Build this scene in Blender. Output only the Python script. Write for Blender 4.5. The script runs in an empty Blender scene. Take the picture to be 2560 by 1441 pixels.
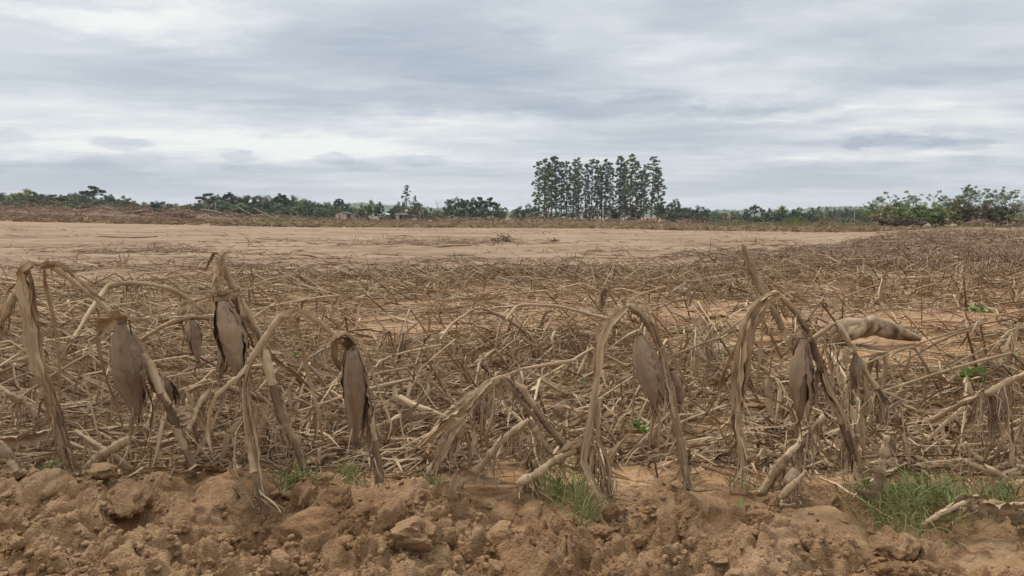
import bpy, math, random
import numpy as np
from mathutils import Vector

# ------------------------------------------------------------------ camera, sky, sun, exposure
scene = bpy.context.scene
COL = scene.collection
R = math.radians
FPX = 2560 * 24.0 / 36.0
PITCH = math.atan(180.0 / FPX)
CAMZ = 1.0
cam_d = bpy.data.cameras.new('camera')
cam_d.lens = 24.0; cam_d.sensor_width = 36.0; cam_d.clip_start = 0.05; cam_d.clip_end = 20000
cam = bpy.data.objects.new('camera', cam_d); COL.objects.link(cam)
cam.location = (0, 0, CAMZ); cam.rotation_euler = (R(90) - PITCH, 0, 0)
scene.camera = cam
scene.view_settings.view_transform = 'Standard'; scene.view_settings.look = 'None'
scene.view_settings.exposure = 0.66; scene.view_settings.gamma = 1.0
scene.view_settings.use_curve_mapping = False
scene.cycles.max_bounces = 5; scene.cycles.diffuse_bounces = 3; scene.cycles.volume_bounces = 1
scene.cycles.caustics_reflective = False; scene.cycles.caustics_refractive = False

SUN_EL, SUN_AZ = R(58), R(-35)      # azimuth from +Y towards +X
CP, SP = math.cos(PITCH), math.sin(PITCH)

def direction(px, py):
    xc, yc = (px - 1280.0) / FPX, (720.0 - py) / FPX
    return np.array((xc, CP + yc * SP, -SP + yc * CP))

def at(px, py, Y):
    d = direction(px, py)
    return np.array((0, 0, CAMZ)) + d * (Y / d[1])

def project(P):
    P = np.asarray(P, float)
    z = P[..., 2] - CAMZ
    dep = P[..., 1] * CP - z * SP
    up = P[..., 1] * SP + z * CP
    dep = np.where(dep < 0.05, 0.05, dep)
    return 1280 + FPX * P[..., 0] / dep, 720 - FPX * up / dep

def build_world():
    w = bpy.data.worlds.new('World'); scene.world = w; w.use_nodes = True
    nt = w.node_tree; nt.nodes.clear(); N = nt.nodes.new; L = nt.links.new
    out = N('ShaderNodeOutputWorld'); bg = N('ShaderNodeBackground'); L(bg.outputs[0], out.inputs[0])
    bg.inputs[1].default_value = 0.069
    sky = N('ShaderNodeTexSky'); sky.sky_type = 'NISHITA'; sky.sun_disc = False
    sky.sun_elevation = SUN_EL; sky.sun_rotation = SUN_AZ
    tc = N('ShaderNodeTexCoord'); sep = N('ShaderNodeSeparateXYZ'); L(tc.outputs['Generated'], sep.inputs[0])
    def M(op, a, b=None, c=None, clamp=False):
        n = N('ShaderNodeMath'); n.operation = op; n.use_clamp = clamp
        for i, v in enumerate((a, b, c)):
            if v is None: continue
            if isinstance(v, (int, float)): n.inputs[i].default_value = v
            else: L(v, n.inputs[i])
        return n.outputs[0]
    x, y, z = sep.outputs
    zz = M('MAXIMUM', z, 0.0)
    # cloud deck seen in perspective: direction projected on a flat layer
    den = M('ADD', zz, 0.055)
    cx = N('ShaderNodeCombineXYZ'); L(M('DIVIDE', x, den), cx.inputs[0]); L(M('DIVIDE', y, den), cx.inputs[1])
    def noise(vec, scale, detail, rough, off=(0, 0, 0), stretch=(1, 1, 1), rot=0, dist=0.0):
        mp = N('ShaderNodeMapping'); L(vec, mp.inputs[0]); mp.inputs['Location'].default_value = off
        mp.inputs['Scale'].default_value = stretch; mp.inputs['Rotation'].default_value = (0, 0, rot)
        n = N('ShaderNodeTexNoise'); L(mp.outputs[0], n.inputs['Vector']); n.inputs['Scale'].default_value = scale
        n.inputs['Detail'].default_value = detail; n.inputs['Roughness'].default_value = rough
        n.inputs['Distortion'].default_value = dist
        return n.outputs['Fac'], n.outputs['Color']
    n1, _ = noise(cx.outputs[0], 0.55, 7, 0.55, (3.1, 7.7, 0), (0.6, 1.0, 1), R(12), 0.3)
    n2, _ = noise(cx.outputs[0], 1.7, 8, 0.6, (11.3, 2.2, 0), (0.55, 1.0, 1), R(-14), 0.4)
    n3, _ = noise(cx.outputs[0], 4.5, 6, 0.62, (1.3, 5.2, 0), (0.5, 1.0, 1), R(8), 0.5)
    # azimuth / elevation in degrees, warped, for the named cloud banks
    az = M('MULTIPLY', M('ARCTAN2', x, y), 57.2958)
    el = M('MULTIPLY', M('ARCSINE', z), 57.2958)
    ae = N('ShaderNodeCombineXYZ'); L(az, ae.inputs[0]); L(el, ae.inputs[1])
    _, wc = noise(ae.outputs[0], 0.16, 6, 0.62, (5, 9, 1), (0.55, 1.7, 1))
    _, wc2 = noise(ae.outputs[0], 0.9, 4, 0.6, (1, 4, 2), (0.6, 1.6, 1))
    def VM(op, a, b):
        n = N('ShaderNodeVectorMath'); n.operation = op
        for i, v in enumerate((a, b)):
            if isinstance(v, tuple): n.inputs[i].default_value = v
            else: L(v, n.inputs[i])
        return n
    w1 = VM('MULTIPLY', VM('SUBTRACT', wc, (0.5, 0.5, 0.5)).outputs[0], (14.0, 4.2, 0)).outputs[0]
    w2 = VM('MULTIPLY', VM('SUBTRACT', wc2, (0.5, 0.5, 0.5)).outputs[0], (2.4, 1.1, 0)).outputs[0]
    wide = VM('ADD', VM('ADD', ae.outputs[0], w1).outputs[0], w2).outputs[0]
    tight = VM('ADD', ae.outputs[0], VM('MULTIPLY', w2, (1.0, 0.75, 0)).outputs[0]).outputs[0]
    def blob(px, py, wpx, hpx, amp, hard=False, tilt=0.0):
        d = direction(px, py); d = d / np.linalg.norm(d)
        a0 = math.degrees(math.atan2(d[0], d[1])); e0 = math.degrees(math.asin(d[2]))
        sa = math.degrees(wpx / FPX); se = math.degrees(hpx / FPX)
        v = VM('SUBTRACT', tight if hard else wide, (a0, e0, 0)).outputs[0]
        if tilt:
            mp = N('ShaderNodeMapping'); L(v, mp.inputs[0]); mp.inputs['Rotation'].default_value = (0, 0, R(tilt)); v = mp.outputs[0]
        v = VM('MULTIPLY', v, (1 / sa, 1 / se, 0)).outputs[0]
        ln = N('ShaderNodeVectorMath'); ln.operation = 'LENGTH'; L(v, ln.inputs[0])
        mr = N('ShaderNodeMapRange'); mr.interpolation_type = 'SMOOTHERSTEP'
        L(ln.outputs['Value'], mr.inputs[0])
        mr.inputs[1].default_value = 0.55 if hard else 0.0; mr.inputs[2].default_value = 1.15 if hard else 1.5
        mr.inputs[3].default_value = amp; mr.inputs[4].default_value = 0.0
        return mr.outputs[0]
    B = [(480, 50, 260, 45, .22), (100, 30, 200, 30, .16), (1450, 60, 240, 60, .20), (1820, 100, 420, 40, .20, False, -8), (1950, 165, 300, 55, .14, False, -12),
         (1650, 205, 420, 45, .12), (2200, 250, 380, 40, .16), (1900, 282, 240, 18, .20), (2150, 320, 400, 26, .14), (2400, 300, 300, 30, .06),
         (120, 185, 420, 40, -.10), (450, 150, 420, 50, -.13), (900, 130, 420, 70, -.12), (1120, 110, 420, 110, -.16), (1320, 200, 300, 60, -.10), (800, 240, 420, 50, -.05),
         (1150, 262, 620, 34, -.20), (1700, 265, 420, 28, -.14), (2450, 200, 330, 60, -.16), (2200, 50, 420, 40, -.05),
         (330, 310, 620, 60, .10), (350, 365, 620, 55, .15), (900, 350, 420, 42, .17), (1250, 322, 300, 25, .14),
         (1500, 340, 380, 40, -.05), (1800, 350, 250, 35, -.08), (1960, 378, 260, 22, .20), (2300, 400, 340, 34, .10), (2150, 345, 240, 16, -.10),
         (80, 440, 560, 46, -.24, False, 4), (420, 462, 420, 32, -.20, False, 4), (200, 402, 260, 16, -.08), (900, 430, 420, 26, -.13), (1100, 405, 200, 20, -.10),
         (1950, 452, 420, 40, -.24), (2250, 430, 330, 22, -.12), (2450, 448, 240, 18, .13), (1200, 470, 420, 40, -.03), (1850, 498, 340, 12, .10),
         (2350, 480, 300, 20, -.12)]
    acc = None
    for b in B:
        v = blob(*b); acc = v if acc is None else M('ADD', acc, v)
    P = [(300, 358, 62, 12, -.17), (20, 338, 48, 14, -.12), (600, 392, 42, 13, -.17), (835, 398, 52, 15, -.17), (900, 415, 60, 11, -.12), (1055, 402, 62, 18, -.12), (590, 421, 36, 8, -.10), (742, 380, 22, 7, -.06),
         (2150, 356, 34, 12, -.15), (2280, 356, 90, 17, -.17), (2400, 362, 70, 11, -.15), (2260, 338, 60, 7, -.10), (370, 398, 42, 8, -.05), (1740, 268, 28, 6, -.10), (2030, 372, 150, 12, -.05)]
    for b in P:
        acc = M('ADD', acc, blob(b[0], b[1], b[2] * 1.1, b[3] * 1.15, b[4] * 1.35, hard=True))
    base = M('ADD', M('MULTIPLY', M('SUBTRACT', n1, 0.5), 0.85), M('ADD', M('MULTIPLY', M('SUBTRACT', n2, 0.5), 0.62), M('MULTIPLY', M('SUBTRACT', n3, 0.5), 0.34)))
    tone = M('ADD', M('ADD', base, M('MULTIPLY', acc, 1.1)), 0.54)
    cr = N('ShaderNodeValToRGB'); L(tone, cr.inputs[0]); e = cr.color_ramp.elements
    e[0].position = 0.14; e[0].color = (.365, .42, .50, 1)
    e[1].position = 0.86; e[1].color = (.87, .875, .84, 1)
    q = e.new(0.34); q.color = (.46, .51, .57, 1)
    q = e.new(0.52); q.color = (.565, .61, .655, 1)
    q = e.new(0.70); q.color = (.70, .725, .74, 1)
    # overcast skies brighten steadily towards the zenith
    zen = M('ADD', M('MULTIPLY', M('SUBTRACT', zz, 0.30, clamp=True), 1.5), 1.0)
    sc = N('ShaderNodeVectorMath'); sc.operation = 'SCALE'; L(cr.outputs[0], sc.inputs[0]); L(M('MULTIPLY', zen, 10.0), sc.inputs[3])
    mix = N('ShaderNodeMix'); mix.data_type = 'RGBA'; mix.inputs[0].default_value = 0.93
    L(sky.outputs[0], mix.inputs[6]); L(sc.outputs[0], mix.inputs[7])
    L(mix.outputs[2], bg.inputs[0])
    w.cycles.sampling_method = 'MANUAL'; w.cycles.sample_map_resolution = 512

build_world()
sl = bpy.data.lights.new('sun', 'SUN'); sl.energy = 1.5; sl.angle = R(12); sl.color = (1.0, 0.96, 0.9)
so = bpy.data.objects.new('sun', sl); COL.objects.link(so)
so.rotation_euler = Vector((-math.sin(SUN_AZ) * math.cos(SUN_EL), -math.cos(SUN_AZ) * math.cos(SUN_EL), -math.sin(SUN_EL))).to_track_quat('-Z', 'Y').to_euler()

rng = np.random.default_rng(11)
random.seed(5)

# ------------------------------------------------------------------ noise
def _h(ix, iy, s):
    n = (ix.astype(np.int64) * 374761393 + iy.astype(np.int64) * 668265263 + int(s) * 974634777) & 0xFFFFFFFF
    n = ((n ^ (n >> 13)) * 1274126177) & 0xFFFFFFFF
    n = ((n ^ (n >> 16)) * 2246822519) & 0xFFFFFFFF
    return ((n ^ (n >> 15)) & 0xFFFFFF) / float(0x1000000)

def vnoise(x, y, s=0):
    ix, iy = np.floor(x), np.floor(y); fx, fy = x - ix, y - iy
    fx = fx * fx * (3 - 2 * fx); fy = fy * fy * (3 - 2 * fy)
    a, b = _h(ix, iy, s), _h(ix + 1, iy, s); c, d = _h(ix, iy + 1, s), _h(ix + 1, iy + 1, s)
    return (a + (b - a) * fx) * (1 - fy) + (c + (d - c) * fx) * fy

def fbm(x, y, s=0, o=4, g=0.5):
    v = 0; a = 1; t = 0
    for k in range(o):
        v = v + a * (vnoise(x * 2 ** k + 17.3 * k, y * 2 ** k - 9.1 * k, s + k) - 0.5); t += a; a *= g
    return v / t * 2

def lumps(x, y, cell, s, keep=1.0):
    """union of domes scattered one per cell: 0..1"""
    X, Y = x / cell, y / cell
    ix, iy = np.floor(X), np.floor(Y); best = np.zeros_like(X)
    for dx in (-1, 0, 1):
        for dy in (-1, 0, 1):
            jx, jy = ix + dx, iy + dy
            px = jx + 0.15 + 0.7 * _h(jx, jy, s); py = jy + 0.15 + 0.7 * _h(jx, jy, s + 1)
            r = 0.35 + 0.5 * _h(jx, jy, s + 2)
            st = 0.7 + 0.6 * _h(jx, jy, s + 3)
            d2 = ((X - px) * st) ** 2 + ((Y - py) / st) ** 2
            b = r * np.clip(1 - d2 / (r * r), 0, 1) ** (0.35 + 0.5 * _h(jx, jy, s + 5)) * (_h(jx, jy, s + 4) < keep)
            best = np.maximum(best, b)
    return best

# ------------------------------------------------------------------ ground heights
def interp(x, pts):
    p = np.array(pts, float); return np.interp(x, p[:, 0], p[:, 1])

FAR = [(-900, 520), (0, 529), (400, 541), (700, 549), (1000, 554), (1300, 556), (1500, 556), (1700, 561), (2000, 567), (2200, 566), (2560, 562), (3400, 556)]

def ground_h(x, y):
    x = np.asarray(x, float); y = np.asarray(y, float)
    yy = np.maximum(y, 0.5)
    px = 1280 + FPX * x / (yy * CP + 0.1)
    tgt = CAMZ - (interp(px, FAR) - 540) * 230 / FPX
    t = np.clip((yy - 14) / (230 - 14), 0, 1); t = t * t * (3 - 2 * t) * 0.4 + t * 0.6
    h = tgt * t
    # soft dunes and shallow hollows of the flood sand
    k = np.clip((yy - 1.5) / 3, 0, 1) * np.clip(1.6 - yy / 60, 0, 1)
    h = h + k * (0.05 * fbm(x * 0.45 + 3, y * 0.6, 3, 3) + 0.016 * fbm(x * 2.3, y * 3.1, 7, 3))
    h = h + np.clip((yy - 12) / 6, 0, 1) * 0.10 * fbm(x * 0.09, y * 0.22, 21, 3)
    h = h + 0.55 * np.exp(-((x - 0.70 * yy) / (0.2 * yy + 2)) ** 2) * np.exp(-((yy - 32) / 14) ** 2)
    return h

CREST = [(-1500, 1180), (0, 1195), (150, 1195), (260, 1180), (400, 1172), (560, 1172), (640, 1215), (700, 1262), (780, 1235), (870, 1208), (1000, 1206), (1110, 1240), (1200, 1262),
         (1330, 1228), (1430, 1268), (1520, 1310), (1620, 1300), (1720, 1245), (1800, 1205), (1880, 1250), (1960, 1262), (2060, 1225), (2150, 1262), (2230, 1305), (2330, 1330), (2420, 1290), (2500, 1275), (2560, 1300), (4000, 1290)]
SMOOTH = [(520, 1215, 190, 60), (560, 1290, 160, 40), (1380, 1275, 180, 60), (930, 1235, 110, 40), (1800, 1240, 110, 60), (1850, 1330, 160, 40), (2120, 1270, 150, 50), (2260, 1350, 150, 60), (2470, 1310, 150, 60),
          (2500, 1400, 190, 60), (780, 1300, 90, 45), (2050, 1310, 160, 40), (340, 1300, 60, 50), (1240, 1230, 80, 30), (1290, 1400, 60, 60)]

def bank_h(x, y, detail=True):
    x = np.asarray(x, float); y = np.asarray(y, float)
    yc = 2.2 + 0.10 * fbm(x * 1.3, x * 0 + 4.2, 31, 3)
    px = 1280 + FPX * x / (2.2 * CP + 0.08)
    pc = interp(px, CREST) + 20
    d_y = (720 - pc) / FPX
    hc = CAMZ + (-SP + d_y * CP) / (CP + d_y * SP) * 2.2
    t = y - yc
    prof = np.where(t > 0, np.exp(-(t / 0.20) ** 2), 0.55 + 0.45 * np.exp(-(t / 0.34) ** 2))
    h = hc * prof - np.clip((t - 0.3) * 0.5, 0, 1)
    h = h + 0.03 * np.clip(-t / 0.4, 0, 1)
    if not detail: return h
    sm = np.zeros_like(h); ppx, ppy = project(np.stack([x, y, h], -1))
    for a, b, c, d in SMOOTH:
        q = np.sqrt(((ppx - a) / c) ** 2 + ((ppy - b) / d) ** 2) + 0.5 * fbm(x * 5, y * 5, 41, 3)
        sm = np.maximum(sm, np.clip((1.15 - q) * 2.2, 0, 1))
    wx = x + 0.05 * fbm(x * 7, y * 7, 51, 3); wy = y + 0.05 * fbm(x * 7 + 9, y * 7, 52, 3)
    ro = 1 - 0.92 * sm
    fade = np.clip(1 - (t - 0.05) / 0.35, 0.2, 1)
    dd = 0.10 * lumps(wx, wy, 0.27, 61, 0.75)
    dd = dd + 0.050 * lumps(wx + 3, wy, 0.13, 71, 0.8) * (0.35 + 0.65 * ro)
    dd = dd + (0.048 * lumps(wx, wy + 5, 0.062, 81, 0.8) + 0.026 * lumps(wx, wy, 0.030, 91, 0.8) + 0.013 * lumps(wx, wy, 0.0175, 95, 0.85)) * ro * (0.6 + 0.8 * vnoise(x * 5, y * 5, 99))
    dd = dd + 0.016 * fbm(x * 11, y * 11, 101, 4) * (0.3 + 0.7 * ro) + 0.007 * fbm(x * 45, y * 45, 111, 3) * (0.25 + 0.75 * ro)
    dd = dd + (0.022 * (0.5 - np.abs(fbm(x * 17 + 3, y * 17, 131, 3))) * 0.8 - 0.012 * np.clip(0.16 - np.abs(fbm(x * 9 + 7, y * 9, 135, 4)), 0, 1) * 8) * (0.15 + 0.85 * ro)
    # drying cracks
    cr = np.abs(fbm(x * 4.3 + 2, y * 4.3, 121, 3)); dd = dd - 0.018 * np.clip(1 - cr * 14, 0, 1) * (vnoise(x * 2.1, y * 2.1, 124) > 0.52)
    return h + (dd - 0.082) * fade

def floor_z(x, y):
    z = ground_h(x, y); m = y < 2.95
    if np.any(m): z = np.where(m, np.maximum(z, bank_h(np.where(m, x, 0), np.where(m, y, 2), False)), z)
    return z

def surf(x, y):
    return np.maximum(ground_h(x, y), bank_h(x, y))

# ------------------------------------------------------------------ mesh helpers
def mesh_from(name, V, F, mat, tint=None, fib=None, smooth=True):
    """V (n,3); F list of face arrays (m,3) or (m,4)"""
    me = bpy.data.meshes.new(name)
    V = np.asarray(V, np.float32).reshape(-1, 3)
    Fs = [np.asarray(f, np.int32) for f in (F if isinstance(F, list) else [F]) if len(f)]
    me.vertices.add(len(V)); me.vertices.foreach_set('co', V.ravel())
    nl = sum(f.size for f in Fs); npoly = sum(len(f) for f in Fs)
    me.loops.add(nl); me.loops.foreach_set('vertex_index', np.concatenate([f.ravel() for f in Fs]))
    me.polygons.add(npoly)
    tot = np.concatenate([np.full(len(f), f.shape[1], np.int32) for f in Fs])
    st = np.zeros(npoly, np.int32); st[1:] = np.cumsum(tot)[:-1]
    me.polygons.foreach_set('loop_start', st)
    try: me.polygons.foreach_set('loop_total', tot)
    except Exception: pass
    me.polygons.foreach_set('use_smooth', np.full(npoly, smooth))
    if tint is not None:
        a = me.attributes.new('tint', 'FLOAT', 'POINT'); a.data.foreach_set('value', np.asarray(tint, np.float32).ravel())
    if fib is not None:
        a = me.attributes.new('fib', 'FLOAT_VECTOR', 'POINT'); a.data.foreach_set('vector', np.asarray(fib, np.float32).ravel())
    me.update(calc_edges=True)
    if mat: me.materials.append(mat)
    return me

def put(name, me, parent=None, loc=None):
    o = bpy.data.objects.new(name, me); COL.objects.link(o)
    if parent is not None: o.parent = parent
    if loc is not None: o.location = loc
    return o

def tag(o, label=None, cat=None, group=None, kind=None):
    if label: o['label'] = label
    if cat: o['category'] = cat
    if group: o['group'] = group
    if kind: o['kind'] = kind
    return o

def empty(name, loc):
    o = bpy.data.objects.new(name, None); COL.objects.link(o); o.location = tuple(float(v) for v in loc)
    o.empty_display_size = 0.1
    return o

def grid_faces(nu, nv, base=0, N=1, closed=False):
    """faces for N grids of nu x nv verts laid consecutively (v fastest)"""
    iu = np.arange(nu - 1)[:, None]; nvv = nv if closed else nv - 1
    iv = np.arange(nvv)[None, :]; iv2 = (iv + 1) % nv
    a = iu * nv + iv; b = iu * nv + iv2; c = (iu + 1) * nv + iv2; d = (iu + 1) * nv + iv
    f = np.stack([a, b, c, d], -1).reshape(-1, 4)
    off = (np.arange(N) * nu * nv)[:, None, None]
    return (f[None] + off).reshape(-1, 4) + base

def norm(v): return v / np.maximum(np.linalg.norm(v, axis=-1, keepdims=True), 1e-9)

def frames(C, ref):
    T = np.empty_like(C); T[:, 1:-1] = C[:, 2:] - C[:, :-2]; T[:, 0] = C[:, 1] - C[:, 0]; T[:, -1] = C[:, -1] - C[:, -2]
    T = norm(T)
    ref = np.broadcast_to(ref, C.shape)
    S = np.cross(T, ref); bad = np.linalg.norm(S, axis=-1, keepdims=True) < 1e-3
    S = norm(np.where(bad, np.cross(T, np.array([0.3, 0.2, 1.0])), S))
    return T, S, np.cross(S, T)

class Buf:
    def __init__(self): self.V = []; self.F = []; self.T = []; self.Q = []; self.n = 0
    def add(self, V, F, T, Q):
        V = V.reshape(-1, 3); self.F.append(F + self.n); self.V.append(V); self.T.append(np.broadcast_to(T, (len(V),)) if np.ndim(T) == 0 else np.ravel(T)); self.Q.append(Q.reshape(-1, 3)); self.n += len(V)
    def mesh(self, name, mat, origin=None, smooth=True):
        V = np.concatenate(self.V)
        if origin is not None: V = V - np.asarray(origin)
        quads = [f for f in self.F if f.shape[1] == 4]; tris = [f for f in self.F if f.shape[1] == 3]
        F = ([np.concatenate(quads)] if quads else []) + ([np.concatenate(tris)] if tris else [])
        return mesh_from(name, V, F, mat, np.concatenate(self.T), np.concatenate(self.Q), smooth)

def ribbons(buf, C, W, tint, ref=(0, 0, 1), twist=0.0, fold=0.35, M=3, crumple=0.0, seed=0):
    """N ribbons along C (N,S,3) with half width W (N,S)"""
    N, S, _ = C.shape
    T, Sd, Nr = frames(C, np.asarray(ref, float))
    tw = np.broadcast_to(np.asarray(twist, float), (N, S)) if np.ndim(twist) else np.full((N, S), float(twist))
    c, s = np.cos(tw)[..., None], np.sin(tw)[..., None]
    A = Sd * c + Nr * s; B = Nr * c - Sd * s
    v = np.linspace(-1, 1, M)
    fo = (np.broadcast_to(np.asarray(fold, float), (N, S)) if np.ndim(fold) else np.full((N, S), float(fold)))
    V = C[:, :, None] + A[:, :, None] * (v[None, None, :, None] * W[:, :, None, None]) + B[:, :, None] * ((np.abs(v)[None, None, :] ** 1.3) * fo[:, :, None] * W[:, :, None])[..., None]
    sd = rng.random(N) * 100
    if crumple:
        q = crumple * (rng.random((N, S, M)) - 0.5) * 2
        V = V + B[:, :, None] * (q * W[:, :, None])[..., None]
    ln = np.concatenate([np.zeros((N, 1)), np.cumsum(np.linalg.norm(np.diff(C, axis=1), axis=-1), 1)], 1)
    Q = np.stack([np.broadcast_to(ln[:, :, None], (N, S, M)), v[None, None, :] * W[:, :, None], np.broadcast_to(sd[:, None, None], (N, S, M))], -1)
    tt = np.broadcast_to(np.asarray(tint, float).reshape(N, -1, 1) if np.ndim(tint) else np.full((N, 1, 1), tint), (N, S, M))
    buf.add(V, grid_faces(S, M, 0, N), tt, Q)

def tubes(buf, C, Rd, tint, K=8, rough=0.0, arc=None, phi0=0.0):
    """N tubes; arc: half angle (N,S) -> open strip wrapped round the axis"""
    N, S, _ = C.shape
    T, Sd, Nr = frames(C, np.array([0.21, -0.97, 0.1]))
    if arc is None:
        ph = np.arange(K) / K * 2 * np.pi; ph = np.broadcast_to(ph, (N, S, K)); closed = True
    else:
        ph = phi0 + np.linspace(-1, 1, K)[None, None] * arc[:, :, None]; closed = False
    rr = Rd[:, :, None] * (1 + rough * (rng.random((N, S, K)) - 0.5) * 2)
    V = C[:, :, None] + (Sd[:, :, None] * np.cos(ph)[..., None] + Nr[:, :, None] * np.sin(ph)[..., None]) * rr[..., None]
    ln = np.concatenate([np.zeros((N, 1)), np.cumsum(np.linalg.norm(np.diff(C, axis=1), axis=-1), 1)], 1)
    sd = rng.random(N) * 100
    Q = np.stack([np.broadcast_to(ln[:, :, None], (N, S, K)), ph * Rd[:, :, None], np.broadcast_to(sd[:, None, None], (N, S, K))], -1)
    tt = np.broadcast_to(np.asarray(tint, float).reshape(N, -1, 1) if np.ndim(tint) else np.full((N, 1, 1), tint), (N, S, K))
    buf.add(V, grid_faces(S, K, 0, N, closed), tt, Q)
    if closed:
        for end in (0, S - 1):
            cap = (np.arange(N)[:, None] * S * K + end * K + (np.arange(K) if end else np.arange(K)[::-1])[None])
            f = np.stack([np.repeat(cap[:, :1], K - 2, 1), cap[:, 1:-1], cap[:, 2:]], -1).reshape(-1, 3)
            buf.F.append(f + buf.n - N * S * K)

TAN = 0.24
def resample(P, n):
    """Catmull-Rom through the points P (k,d) -> n points"""
    P = np.asarray(P, float); k = len(P)
    if k == 2: return P[0] + (P[1] - P[0]) * np.linspace(0, 1, n)[:, None]
    d = np.concatenate([[0], np.cumsum(np.sqrt(np.linalg.norm(np.diff(P[:, :3], axis=0), axis=1) + 1e-9))])
    u = np.linspace(0, d[-1], n); i = np.clip(np.searchsorted(d, u, side='right') - 1, 0, k - 2)
    t = ((u - d[i]) / (d[i + 1] - d[i]))[:, None]
    Pm = P[np.maximum(i - 1, 0)]; P0 = P[i]; P1 = P[i + 1]; P2 = P[np.minimum(i + 2, k - 1)]
    m0 = (P1 - Pm) * TAN; m1 = (P2 - P0) * TAN
    return (2 * t ** 3 - 3 * t ** 2 + 1) * P0 + (t ** 3 - 2 * t ** 2 + t) * m0 + (-2 * t ** 3 + 3 * t ** 2) * P1 + (t ** 3 - t ** 2) * m1

# ------------------------------------------------------------------ materials
def new_mat(name):
    m = bpy.data.materials.new(name); m.use_nodes = True; nt = m.node_tree
    bs = nt.nodes['Principled BSDF']; bs.inputs['Roughness'].default_value = 0.9
    if 'Specular IOR Level' in bs.inputs: bs.inputs['Specular IOR Level'].default_value = 0.2
    return m, nt, bs

def ramp(nt, src, stops):
    cr = nt.nodes.new('ShaderNodeValToRGB'); nt.links.new(src, cr.inputs[0]); e = cr.color_ramp.elements
    e[0].position = stops[0][0]; e[0].color = (*stops[0][1], 1); e[1].position = stops[-1][0]; e[1].color = (*stops[-1][1], 1)
    for p, c in stops[1:-1]:
        q = e.new(p); q.color = (*c, 1)
    return cr.outputs[0]

def texn(nt, vec, scale, detail=4, rough=0.55, sc=(1, 1, 1), kind='noise'):
    mp = nt.nodes.new('ShaderNodeMapping'); nt.links.new(vec, mp.inputs[0]); mp.inputs['Scale'].default_value = sc
    n = nt.nodes.new('ShaderNodeTexNoise' if kind == 'noise' else 'ShaderNodeTexVoronoi'); nt.links.new(mp.outputs[0], n.inputs['Vector'])
    n.inputs['Scale'].default_value = scale
    if kind == 'noise':
        n.inputs['Detail'].default_value = detail; n.inputs['Roughness'].default_value = rough; return n.outputs['Fac']
    return n.outputs['Distance']

def mathn(nt, op, a, b=None, c=None, clamp=False):
    n = nt.nodes.new('ShaderNodeMath'); n.operation = op; n.use_clamp = clamp
    for i, v in enumerate((a, b, c)):
        if v is None: continue
        if isinstance(v, (int, float)): n.inputs[i].default_value = v
        else: nt.links.new(v, n.inputs[i])
    return n.outputs[0]

def mixc(nt, f, a, b, mode='MIX'):
    n = nt.nodes.new('ShaderNodeMix'); n.data_type = 'RGBA'; n.blend_type = mode
    for i, v in ((0, f), (6, a), (7, b)):
        if isinstance(v, (int, float)): n.inputs[i].default_value = v
        elif isinstance(v, tuple): n.inputs[i].default_value = (*v, 1)
        else: nt.links.new(v, n.inputs[i])
    return n.outputs[2]

def bump(nt, bs, h, dist, strength=1.0):
    b = nt.nodes.new('ShaderNodeBump'); b.inputs['Distance'].default_value = dist; b.inputs['Strength'].default_value = strength
    nt.links.new(h, b.inputs['Height']); nt.links.new(b.outputs[0], bs.inputs['Normal'])

def straw_mat(name, lo, mid, hi, mud=(0.36, 0.228, 0.132), mudamt=0.5):
    m, nt, bs = new_mat(name)
    at_ = nt.nodes.new('ShaderNodeAttribute'); at_.attribute_name = 'tint'
    fb = nt.nodes.new('ShaderNodeAttribute'); fb.attribute_name = 'fib'
    ge = nt.nodes.new('ShaderNodeNewGeometry')
    st = texn(nt, fb.outputs['Vector'], 1.0, 4, 0.6, (9, 420, 1))
    st2 = texn(nt, fb.outputs['Vector'], 1.0, 3, 0.6, (5, 60, 1))
    blot = texn(nt, ge.outputs['Position'], 14, 4, 0.6)
    f = mathn(nt, 'ADD', at_.outputs['Fac'], mathn(nt, 'MULTIPLY', mathn(nt, 'SUBTRACT', st, 0.5), 0.55))
    f = mathn(nt, 'ADD', f, mathn(nt, 'MULTIPLY', mathn(nt, 'SUBTRACT', st2, 0.5), 0.5))
    f = mathn(nt, 'ADD', f, mathn(nt, 'MULTIPLY', mathn(nt, 'SUBTRACT', blot, 0.5), 0.5), clamp=True)
    c = ramp(nt, f, [(0.05, lo), (0.5, mid), (0.95, hi)])
    md = texn(nt, ge.outputs['Position'], 7, 5, 0.65)
    c = mixc(nt, mathn(nt, 'MULTIPLY', mathn(nt, 'MULTIPLY_ADD', md, 5.0, -2.3, clamp=True), mudamt), c, mud)
    nt.links.new(c, bs.inputs['Base Color'])
    bump(nt, bs, mathn(nt, 'ADD', st, mathn(nt, 'MULTIPLY', blot, 0.6)), 0.0025, 0.7)
    return m

M_STRAW = straw_mat('dry_straw', (0.10, 0.06, 0.034), (0.39, 0.268, 0.162), (0.70, 0.535, 0.335))
M_HUSK = straw_mat('muddy_husk', (0.13, 0.08, 0.046), (0.272, 0.192, 0.123), (0.44, 0.325, 0.215), (0.28, 0.18, 0.11), 0.6)
M_BRUSH = straw_mat('grey_brush', (0.14, 0.088, 0.056), (0.33, 0.222, 0.145), (0.56, 0.41, 0.27), (0.32, 0.21, 0.14), 0.4)
M_STUB = straw_mat('yellow_stubble', (0.14, 0.095, 0.06), (0.34, 0.24, 0.145), (0.54, 0.415, 0.25), (0.40, 0.27, 0.17), 0.2)

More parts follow.
